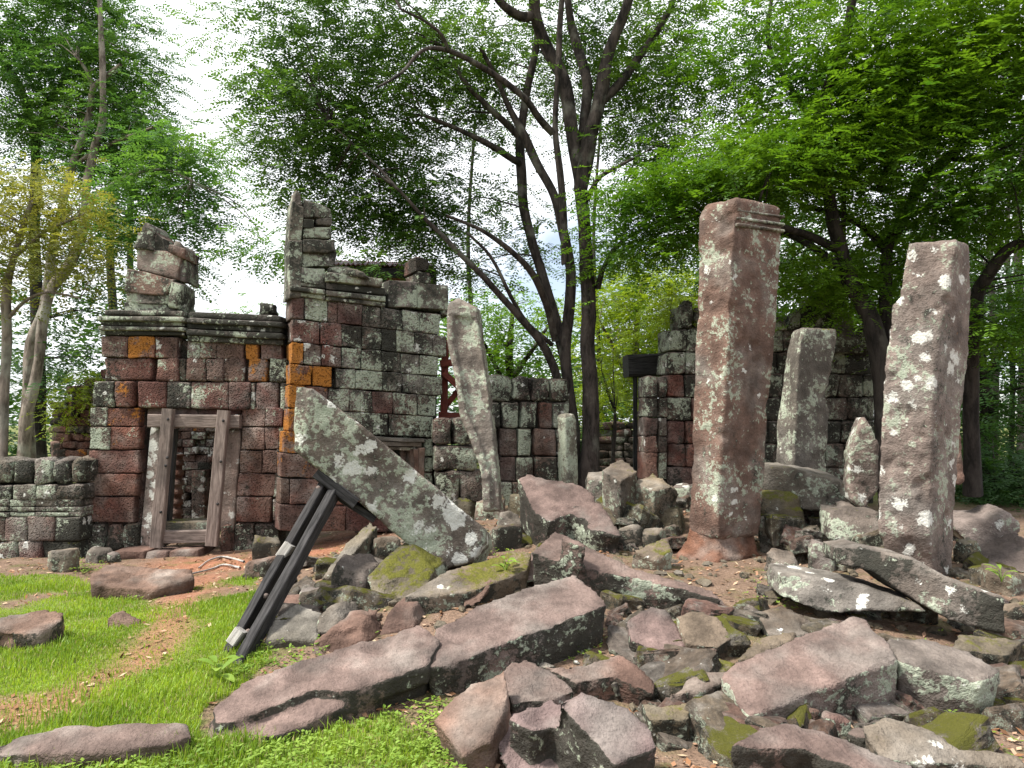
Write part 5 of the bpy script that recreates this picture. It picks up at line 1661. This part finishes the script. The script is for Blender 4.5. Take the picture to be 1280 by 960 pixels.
tree('dark-limbed tree at the far left edge behind the pale trunks', at(30, 580, 18),
     [[(50, 600, 18, 10), (46, 400, 18, 7), (44, 202, 18, 6), (44, 161, 18, 5.5), (22, 104, 18, 5), (0, 67, 18, 4), (-40, 20, 18, 3)]],
     [[(46, 180, 18, 4), (60, 128, 18, 4), (84, 91, 18, 3), (78, 60, 18, 2)]],
     [(20, 60, 18.5, 60, 60, 1.8, 14), (70, 180, 18.5, 70, 50, 1.8, 14), (20, 280, 18.5, 60, 60, 1.6, 12), (120, 260, 18.8, 50, 45, 1.4, 11), (110, 350, 18.8, 50, 45, 1.4, 13), (60, 420, 18.5, 70, 60, 1.6, 18), (120, 470, 18, 50, 60, 1.4, 14), (165, 390, 18.5, 20, 40, 0.9, 5), (30, 520, 18, 60, 50, 1.4, 12)],
     'leaf_far', M['bark_black'], scale=1.4, per=14, seed=4, csize=0.75)
tree('slender pale-trunked young tree with yellowish leaves at the left edge', at(4, 575, 11.5),
     [[(2, 600, 11.5, 7), (4, 507, 11.5, 6), (8, 420, 11.5, 6), (8, 360, 11.5, 5.5), (22, 310, 11.5, 4), (40, 250, 11.5, 3)]],
     [[(8, 400, 11.5, 3), (30, 378, 11.4, 2.2), (60, 366, 11.3, 1.6), (100, 372, 11.2, 1.2)], [(20, 320, 11.5, 3), (60, 290, 11.4, 2), (100, 270, 11.3, 1.4)]],
     [(35, 235, 11.5, 45, 30, 0.7, 12), (80, 265, 11.4, 45, 30, 0.7, 13), (30, 290, 11.5, 40, 32, 0.7, 11), (95, 310, 11.3, 36, 28, 0.6, 9), (60, 330, 11.4, 40, 24, 0.6, 7), (118, 340, 11.3, 20, 20, 0.4, 4), (-10, 340, 11, 30, 36, 0.5, 7), (-60, 280, 11.5, 50, 60, 0.8, 12)],
     'leaf_yellow', M['bark_pale'], scale=0.75, per=22, seed=5, csize=0.26, flat=0.5)
# --- trees and bushes beyond
BK = [
    ('light green bushy tree glimpsed between the big tree and the shrine', 800, 18, [(775, 370, 18, 45, 40, 1.2, 16), (820, 350, 17.5, 45, 40, 1.2, 15), (760, 430, 18, 36, 45, 1.0, 13), (815, 420, 17, 45, 36, 1.0, 14), (850, 390, 16.5, 36, 36, 0.9, 12), (770, 490, 17.5, 34, 36, 0.9, 12), (825, 470, 17, 24, 24, 0.6, 5)], 'leaf_lime', 'bark_pale', 1.0),
    ('mid green tree seen through the gap left of the big trunks', 640, 20, [(620, 380, 20, 45, 40, 1.4, 14), (650, 430, 20, 50, 40, 1.4, 18), (600, 430, 20, 40, 40, 1.3, 12), (680, 390, 20, 30, 36, 1.1, 9), (640, 470, 20, 50, 30, 1.2, 12), (575, 380, 20, 24, 26, 0.8, 5)], 'leaf_right', 'bark_dark', 1.3),
    ('dark evergreen tree behind the dark shrine gable', 960, 20, [(900, 380, 20, 60, 60, 1.6, 16), (980, 330, 20, 60, 60, 1.6, 18), (960, 430, 20, 70, 60, 1.6, 18), (1060, 400, 20, 60, 70, 1.6, 18), (870, 330, 20, 50, 40, 1.4, 11)], 'leaf_far', 'bark_black', 1.5),
    ('shadowy dense tree at the far right edge behind the pillars', 1230, 15, [(1180, 400, 15.5, 60, 60, 1.3, 20), (1250, 380, 15, 60, 60, 1.3, 20), (1200, 490, 15.2, 60, 50, 1.2, 20), (1270, 490, 14.8, 60, 60, 1.2, 22), (1220, 570, 14.6, 60, 45, 1.1, 20), (1290, 590, 14, 50, 50, 1.1, 16), (1180, 330, 15.5, 60, 50, 1.2, 16), (1330, 460, 14.5, 50, 120, 1.2, 20)], 'leaf_far', 'bark_black', 1.15),
    ('grey-green far tree in the white gap above the gate wing', 285, 30, [(275, 392, 30, 40, 12, 2.0, 6), (265, 405, 30, 60, 14, 2.0, 8)], 'leaf_left', 'bark_dark', 1.6),
]
for k, (lb, u, Y, bl, lf, bk, sc) in enumerate(BK):
    zt = min(b[1] for b in bl)
    tree(lb, at(u, 600, Y), [[(u, 610, Y, 9), (u + 3, 520, Y, 7), (u - 4, (520 + zt) / 2, Y, 5), (u + 2, zt, Y, 2.5)]],
         [[(u, 500, Y, 4), (u - 30, 440, Y - 0.5, 2.5), (u - 50, 400, Y - 0.8, 1.5)], [(u, 470, Y, 4), (u + 30, 430, Y - 0.4, 2.5), (u + 50, 400, Y - 0.5, 1.5)]] if zt < 390 else [],
         bl, lf, M[bk], scale=sc * (0.85 if k == 0 else 1), per=26 if k == 0 else 16, seed=20 + k, csize=0.5 * sc, dens=1.5 if k == 0 else 1.0)
# shrub on the brick ruin at left
tree('lime green creeper shrub growing over the mossy brick ruin', at(95, 500, 11.8), [[(95, 520, 11.9, 3), (95, 490, 11.9, 2)]], [],
     [(80, 505, 11.75, 18, 10, 0.3, 5), (100, 485, 11.75, 18, 12, 0.3, 7), (112, 470, 11.8, 14, 10, 0.3, 5), (74, 520, 11.75, 10, 8, 0.25, 3)], 'leaf_lime', M['bark_dark'], scale=0.45, per=20, seed=40, csize=0.16, cat='shrub', name='shrub', flat=0.7)
tree('lime green creeper hanging over the left end of the dark shrine', at(845, 520, 12.2), [[(848, 600, 12.3, 3), (846, 480, 12.3, 2), (842, 420, 12.3, 2)]], [],
     [(850, 375, 12.2, 18, 14, 0.4, 6), (838, 398, 12.2, 14, 14, 0.4, 6)], 'leaf_lime', M['bark_dark'], scale=0.5, per=26, seed=44, csize=0.2, cat='creeper', name='creeper', flat=0.7)
tree('dark undergrowth shrub in the shade right of the right pillar', at(1240, 640, 12.5), [[(1240, 660, 12.5, 3), (1242, 600, 12.5, 2)]], [],
     [(1215, 590, 12.6, 26, 30, 0.7, 10), (1250, 610, 12.2, 30, 26, 0.7, 12), (1285, 600, 12, 30, 30, 0.7, 12), (1330, 610, 12, 36, 34, 0.8, 12), (1230, 560, 13, 30, 30, 0.7, 9), (1200, 625, 12.2, 14, 16, 0.5, 6)], 'leaf_far', M['bark_black'], scale=0.9, per=18, seed=45, csize=0.35, cat='shrub', name='shrub', flat=0.6)
tree('lime green shrub beside the black timber shoring', at(770, 560, 13.5), [[(768, 600, 13.5, 3), (768, 520, 13.5, 2)]], [],
     [(758, 460, 14, 14, 20, 0.5, 5), (770, 440, 14, 16, 14, 0.5, 5), (765, 500, 13.6, 16, 20, 0.4, 6)], 'leaf_lime', M['bark_dark'], scale=0.6, per=18, seed=41, csize=0.25, cat='shrub', name='shrub', flat=0.7)

# --- the forest beyond, one green mass
r = np.random.default_rng(99)
pos = []
for (u0, u1, vt, vb, n, Yl, Yh) in ((-500, 190, 350, 600, 2200, 24, 36), (240, 580, 470, 600, 500, 26, 36), (560, 760, 420, 600, 1000, 24, 34), (740, 940, 320, 600, 1400, 24, 34), (930, 1600, 120, 620, 3600, 20, 32), (-900, -100, 0, 600, 1200, 24, 36)):
    u = r.uniform(u0, u1, n)
    Y = r.uniform(Yl, Yh, n)
    v = vt + (vb - vt) * r.uniform(0, 1, n) ** 0.8 + 25 * np.sin(u * 0.03) + 18 * np.sin(u * 0.11)
    cl = np.array([at(a, b, c) for a, b, c in zip(u, v, Y)])
    pos.append(cl)
pos = np.concatenate(pos)
pos = pos + r.normal(0, 0.45, (len(pos), 3))
Q = fronds(pos, r.normal(0, 1, (len(pos), 3)) * np.array([1, 1, 0.4]), 3.3 * r.uniform(0.7, 1.3, len(pos)), r=r)
tag(link('forest', mesh_quads('forest', Q.reshape(-1, 3), len(Q)), M['leaf_far']), 'dense dark green forest closing off the background', 'forest', kind='stuff')
for k, (u, v, Y, rp) in enumerate(((1240, 640, 17, 5), (1262, 640, 16, 3.5), (1170, 640, 19, 5), (745, 600, 19, 3), (588, 600, 22, 3.5), (140, 600, 21, 6), (165, 600, 23, 5), (1275, 640, 20, 6))):
    pth, rd = pxpath([(u, v, Y, rp), (u + 4, 450, Y, rp * 0.9), (u - 3, 300, Y, rp * 0.75), (u + 6, 150, Y, rp * 0.5)])
    V, Fc = tube_geo(pth, rd, 8, 0.1, k)
    o = link('forest_trunk', mesh_np('forest_trunk', V - pth[0], Fc, True), M['bark_black'], None, pth[0])
    tag(o, ('slim dark trunk in the shade near the right edge', 'thin bare trunk nearest the right edge of the picture', 'dark trunk right of the right pillar in deep shade', 'thin trunk directly right of the big tree', 'thin trunk seen left of the big tree above the wall',
            'dark trunk above the gate wing left corner', 'second dark trunk above the gate wing', 'thick dark trunk at the right edge among leaves')[k], 'tree trunk', 'trunks in the forest behind')

# ------------------------------------------------------------------ grass, weeds, fallen leaves, small rubble
r = np.random.default_rng(5)


def blades(X, Y, h, w, lean=0.5):
    n = len(X)
    Z = gz(X, Y)
    a = r.uniform(0, 2 * np.pi, n)
    d = np.stack([np.cos(a), np.sin(a), np.zeros(n)], 1)
    s = np.stack([-np.sin(a), np.cos(a), np.zeros(n)], 1)
    b = np.stack([X, Y, Z - 0.005], 1)
    ln = (r.uniform(0.1, 1.0, n) * lean)[:, None]
    m = b + d * ln * h[:, None] * 0.35 + np.array([0, 0, 1.0]) * h[:, None] * 0.6
    t = b + d * ln * h[:, None] * 1.0 + np.array([0, 0, 1.0]) * h[:, None] * (1.0 - 0.35 * ln)
    w = w[:, None]
    q1 = np.stack([b - s * w, b + s * w, m + s * w * 0.8, m - s * w * 0.8], 1)
    q2 = np.stack([m - s * w * 0.8, m + s * w * 0.8, t + s * w * 0.12, t - s * w * 0.12], 1)
    return np.concatenate([q1[:, None], q2[:, None]], 1).reshape(-1, 4, 3)


n = 300000
Yg = 2.2 + (11.0 - 2.2) * r.uniform(0, 1, n) ** 1.35
Xg = r.uniform(-1, 1, n) * (Yg * 0.75 + 0.4) - 0.0
Xg = np.where(Xg > 1.2, Xg - 4.5, Xg)
cv = cover(Xg, Yg)
keep = (r.uniform(0, 1, n) < cv * 0.95) & (Yg < 9.5)
Xg, Yg = Xg[keep], Yg[keep]
tall = np.clip(0.75 + 0.55 * fbm(np.stack([Xg, Yg, Xg * 0], 1) * 1.6, 2, 55), 0.35, 1.6)
h = r.uniform(0.03, 0.075, len(Xg)) * tall * np.where(r.uniform(0, 1, len(Xg)) < 0.05, 1.8, 1.0)
Q = blades(Xg, Yg, h, r.uniform(0.0016, 0.0034, len(Xg)) * (0.7 + Yg / 9.0))
tag(link('grass', mesh_quads('grass', Q.reshape(-1, 3), len(Q)), M['grass']), 'short bright green grass on the lawn before the gate', 'grass', kind='stuff')

# little broad-leaved weeds: bottom edge and between the stones
spots = []
for (poly, cnt) in ((((250, 935), (350, 930), (480, 895), (580, 950), (650, 1000), (200, 1000), (-40, 1000), (-40, 950), (120, 945)), 900),
                    (((500, 890), (560, 880), (600, 960), (560, 960)), 160), (((800, 800), (860, 810), (850, 845), (800, 830)), 70), (((900, 850), (940, 930), (860, 930), (850, 870)), 60),
                    (((300, 800), (390, 790), (420, 830), (340, 850), (290, 850)), 180), (((590, 760), (760, 780), (760, 830), (700, 830)), 80), (((1150, 800), (1280, 780), (1280, 960), (1150, 960)), 60),
                    (((140, 735), (200, 742), (160, 760)), 40), (((90, 700), (140, 705), (120, 722), (85, 718)), 70), (((600, 690), (660, 690), (640, 730)), 40), (((940, 700), (1060, 730), (1000, 790), (920, 770)), 60),
                    (((400, 690), (500, 690), (480, 800), (360, 790)), 90), (((0, 572), (105, 572), (105, 576), (0, 576)), 0)):
    P = np.array(poly)
    k = 0
    while k < cnt:
        u, v = r.uniform(P[:, 0].min(), P[:, 0].max()), r.uniform(P[:, 1].min(), P[:, 1].max())
        if inpoly(np.array([u]), np.array([v]), poly)[0]:
            g = ground_hit(u, v)
            spots.append(g)
            k += 1
spots = np.array(spots)
qs = []
for g in spots:
    hh = r.uniform(0.01, 0.06)
    for k in range(r.integers(3, 6)):
        a = r.uniform(0, 2 * np.pi)
        L, W = r.uniform(0.014, 0.034), r.uniform(0.010, 0.020)
        d = np.array([math.cos(a), math.sin(a), r.uniform(-0.1, 0.5)])
        s = np.array([-math.sin(a), math.cos(a), r.uniform(-0.2, 0.2)])
        b = g + np.array([0, 0, hh]) + d * 0.008
        qs.append([b, b + d * L * 0.5 + s * W * 0.5, b + d * L, b + d * L * 0.5 - s * W * 0.5])
tag(link('weeds', mesh_quads('weeds', np.array(qs).reshape(-1, 3), len(qs)), M['weed']), 'small round-leaved weeds creeping between grass and stones', 'weeds', kind='stuff')

# dry leaves on the bare earth
n = 9000
Yl = r.uniform(3.0, 10.5, n)
Xl = r.uniform(-1, 1, n) * Yl * 0.78
cv = cover(Xl, Yl)
k = r.uniform(0, 1, n) > cv * 1.0 + 0.05
Xl, Yl = Xl[k], Yl[k]
n = len(Xl)
a = r.uniform(0, 2 * np.pi, n)
d = np.stack([np.cos(a), np.sin(a), r.normal(0, 0.3, n)], 1)
s = np.stack([-np.sin(a), np.cos(a), r.normal(0, 0.3, n)], 1)
L, W = r.uniform(0.012, 0.035, n)[:, None], r.uniform(0.007, 0.016, n)[:, None]
b = np.stack([Xl, Yl, gz(Xl, Yl) + 0.012], 1)
Q = np.stack([b - d * L, b + s * W, b + d * L, b - s * W], 1)
tag(link('leaf_litter', mesh_quads('leaf_litter', Q.reshape(-1, 3), n), M['litter']), 'dry brown leaves scattered over the bare earth', 'leaf litter', kind='stuff')

# small broken rubble filling the hollows between the stones
ico_v, ico_f = [], []
t = (1 + 5 ** 0.5) / 2
ico_v = np.array([(-1, t, 0), (1, t, 0), (-1, -t, 0), (1, -t, 0), (0, -1, t), (0, 1, t), (0, -1, -t), (0, 1, -t), (t, 0, -1), (t, 0, 1), (-t, 0, -1), (-t, 0, 1)]) / 1.9
ico_f = np.array([(0, 11, 5), (0, 5, 1), (0, 1, 7), (0, 7, 10), (0, 10, 11), (1, 5, 9), (5, 11, 4), (11, 10, 2), (10, 7, 6), (7, 1, 8), (3, 9, 4), (3, 4, 2), (3, 2, 6), (3, 6, 8), (3, 8, 9), (4, 9, 5), (2, 4, 11), (6, 2, 10), (8, 6, 7), (9, 8, 1)])
RZ = [ground_hit(u, v)[:2] for u, v in ((420, 800), (560, 880), (640, 940), (900, 955), (1300, 958), (1330, 760), (1250, 660), (1000, 655), (840, 655), (700, 650), (560, 660), (420, 690), (380, 740))]
RZ = np.array(RZ)
V, Fc, off, m = [], [], 0, 0
while m < 700:
    x, y = r.uniform(RZ[:, 0].min(), RZ[:, 0].max()), r.uniform(RZ[:, 1].min(), RZ[:, 1].max())
    if not inpoly(np.array([x]), np.array([y]), RZ)[0]: continue
    sz = r.uniform(0.015, 0.06)
    R3 = np.linalg.qr(r.normal(size=(3, 3)))[0]
    vv = (np.sign(ico_v) * np.abs(ico_v) ** 0.7) * r.uniform(0.6, 1.3, 3) @ R3.T * np.array([1, 1, 0.7]) * sz * (1 + r.normal(0, 0.10, (12, 1)))
    V.append(vv + np.array([x, y, float(gz(x, y)) + sz * 0.12]))
    Fc.append(ico_f + off)
    off += 12
    m += 1
me = mesh_np('rubble', np.concatenate(V), np.concatenate(Fc))
o = link('rubble', me, M['sandstone'])
dress(o, 'moss2', lich=0.4, moss=0.35)
tag(o, 'small broken rubble filling the hollows between the fallen stones', 'rubble', kind='stuff')


# loose broken stones, big enough to pick up one by one
protos = []
import bmesh
for k in range(12):
    rk = np.random.default_rng(300 + k)
    nn_ = 4 + k % 2
    an = [2 * math.pi * (i + rk.uniform(-0.2, 0.2)) / nn_ for i in range(nn_)]
    ra = rk.uniform(0.85, 1.25, nn_)
    sl = rk.uniform(-0.25, 0.25, 2)
    V, Fc = solid([np.array([(math.cos(a) * q * z1, math.sin(a) * q * z1 * 0.75, z0 + (math.cos(a) * sl[0] + math.sin(a) * sl[1]) * (z0 > 0)) for a, q in zip(an, ra)]) for z0, z1 in ((-0.55, 0.95), (0.34, 1.0), (0.5, 0.86))])
    me = mesh_np('loose_stone', V, Fc)
    bm = bmesh.new(); bm.from_mesh(me)
    bmesh.ops.recalc_face_normals(bm, faces=bm.faces[:])
    bmesh.ops.bevel(bm, geom=bm.edges[:], offset=0.035, segments=1, affect='EDGES')
    bmesh.ops.triangulate(bm, faces=bm.faces[:])
    for it in range(2):
        bmesh.ops.subdivide_edges(bm, edges=[e for e in bm.edges if e.calc_length() > 0.30], cuts=1)
        bmesh.ops.triangulate(bm, faces=bm.faces[:])
    for vv in bm.verts:
        vv.co += vv.normal * float(fbm(np.array([list(vv.co)]) * 2.6 + k * 7, 3, 5)[0]) * 0.085
    bm.to_mesh(me); bm.free()
    me.materials.append(M['sandstone'])
    protos.append(me)
big = [o for o in COL.objects if o.parent is None and o.get('category') in ('stone', 'rock', 'stone block', 'stone slab', 'stone beam', 'fallen pillar', 'pillar', 'stone chunk') and len(o['label'].split()) <= 10]
used, m = {}, 0
ZONE = [((430, 690), (600, 660), (860, 650), (850, 700), (700, 690), (640, 740), (500, 780), (420, 780)), ((760, 760), (980, 720), (1280, 720), (1280, 955), (830, 955), (770, 860)),
        ((300, 720), (440, 690), (420, 790), (330, 790)), ((945, 640), (1100, 650), (1100, 720), (955, 700)), ((1190, 660), (1280, 680), (1280, 760), (1200, 700)), ((720, 600), (860, 610), (850, 690), (760, 690))]
WT = [0.20, 0.29, 0.06, 0.10, 0.07, 0.28]
ADJ = ('small brown', 'larger mossy', 'larger flat grey', 'small greenish', 'larger brown', 'small grey', 'larger green-stained', 'small mossy', 'small pinkish')
APAL = ('brown', 'mossy', 'grey', 'moss2', 'brown', 'grey', 'moss2', 'mossy', 'pink')
for tries in range(9000):
    if m >= 298: break
    zi = r.choice(len(ZONE), p=WT)
    P = np.array(ZONE[zi])
    u, v = r.uniform(P[:, 0].min(), P[:, 0].max()), r.uniform(P[:, 1].min(), P[:, 1].max())
    if not inpoly(np.array([u]), np.array([v]), ZONE[zi])[0]: continue
    if inpoly(np.array([u]), np.array([v]), ((850, 697), (960, 697), (985, 745), (900, 775), (800, 735)))[0] and r.uniform() < 0.9: continue
    x, y, z = ground_hit(u, v)
    near = min(big, key=lambda b_: (b_.location.x - x) ** 2 + (b_.location.y - y) ** 2)
    k = used.get(near.name, 0)
    if k >= len(ADJ): continue
    used[near.name] = k + 1
    sz = r.uniform(0.14, 0.27) if ADJ[k].startswith('larger') else r.uniform(0.06, 0.115)
    lift = (0.20 if zi in (3, 5) and ADJ[k].startswith('larger') else 0.0) * r.uniform(0, 1)
    o = link('loose_stone', protos[m % 12], None, None, (x, y, float(gz(x, y)) + sz * 0.05 + lift))
    o.rotation_euler = (r.uniform(-0.15, 0.5), r.uniform(-0.4, 0.4), r.uniform(0, 6.28))
    o.scale = (sz, sz * r.uniform(0.7, 1.1), sz * (0.42 if 'flat' in ADJ[k] else r.uniform(0.6, 0.95)))
    dress(o, APAL[k], moss=(0.9 if APAL[k] == 'mossy' else 0.42))
    tag(o, ADJ[k] + ' loose stone by ' + near['label'], 'stone', 'loose broken stones')
    m += 1


# a seedling with broad leaves beside the prop foot
def broad_leaf(parent, base, d, L, W, droop=0.3):
    d = np.asarray(d, float) / np.linalg.norm(d)
    s = np.cross(d, (0, 0, 1.0))
    s /= np.linalg.norm(s)
    nn = np.cross(s, d)
    V, Fc = [], []
    for k in range(7):
        f = k / 6
        w = W * (math.sin(math.pi * min(1, f * 0.93 + 0.05)) ** 0.8) * 0.5
        c = d * L * f - np.array([0, 0, 1]) * droop * L * f * f
        V += [c - s * w + nn * w * 0.3, c, c + s * w + nn * w * 0.3]
    for k in range(6):
        Fc += [(3 * k, 3 * k + 1, 3 * k + 4, 3 * k + 3), (3 * k + 1, 3 * k + 2, 3 * k + 5, 3 * k + 4)]
    return link('leaf', mesh_np('leaf', V, Fc, True), M['weed'], parent, base)


for (u, v, lb, sc, seed) in ((272, 850, 'broad-leaved seedling in the grass at the foot of the prop', 1.0, 1), (144, 742, 'small leafy weed at the broken end of the doorway slab', 0.7, 2), (632, 726, 'grassy tuft on the olive-mossed stone', 0.6, 3), (1252, 722, 'leafy weed at the right edge above the tilted slab', 0.6, 4), (828, 820, 'round-leaved weed below the pink-topped rock', 0.7, 5), (926, 905, 'leafy weed left of the large clean-cut block', 0.6, 6)):
    rr = random.Random(seed)
    g = ground_hit(u, v)
    if seed == 3: g = at(632, 712, 5.75)
    if seed == 4: g = at(1252, 724, 5.6)
    pl = thing('weed_plant', lb, 'plant', g)
    for k in range(7):
        a = k * 2.4 + rr.uniform(-.3, .3)
        hgt = rr.uniform(0.03, 0.14) * sc
        el = rr.uniform(0.1, 0.6)
        top = g + np.array([math.cos(a) * 0.03, math.sin(a) * 0.03, hgt])
        V, Fc = tube_geo(np.array([g - (0, 0, 0.02), (g + top) / 2, top]), np.array([0.003, 0.0025, 0.002]), 4, 0)
        link('stem', mesh_np('stem', V - g, Fc, True), M['weed'], pl, g)
        broad_leaf(pl, top, (math.cos(a), math.sin(a), el), rr.uniform(0.10, 0.19) * sc, rr.uniform(0.045, 0.08) * sc)

# bare roots crossing the earth at the door step
for pts, lb in ((((305, 704), (280, 698), (262, 702), (248, 712)), 'thin bare root arching over the earth right of the step'), (((300, 712), (280, 708), (262, 714), (228, 722), (200, 728)), 'longer bare root lying across the red earth before the door')):
    P = np.array([ground_hit(u, v) + np.array([0, 0, 0.02]) for u, v in pts])
    pth = catmull(P, 5)
    V, Fc = tube_geo(pth, np.linspace(0.014, 0.007, len(pth)), 6, 0.1)
    tag(link('root', mesh_np('root', V - pth[0], Fc, True), M['pale_wood'], None, pth[0]), lb, 'root', 'roots by the door step')
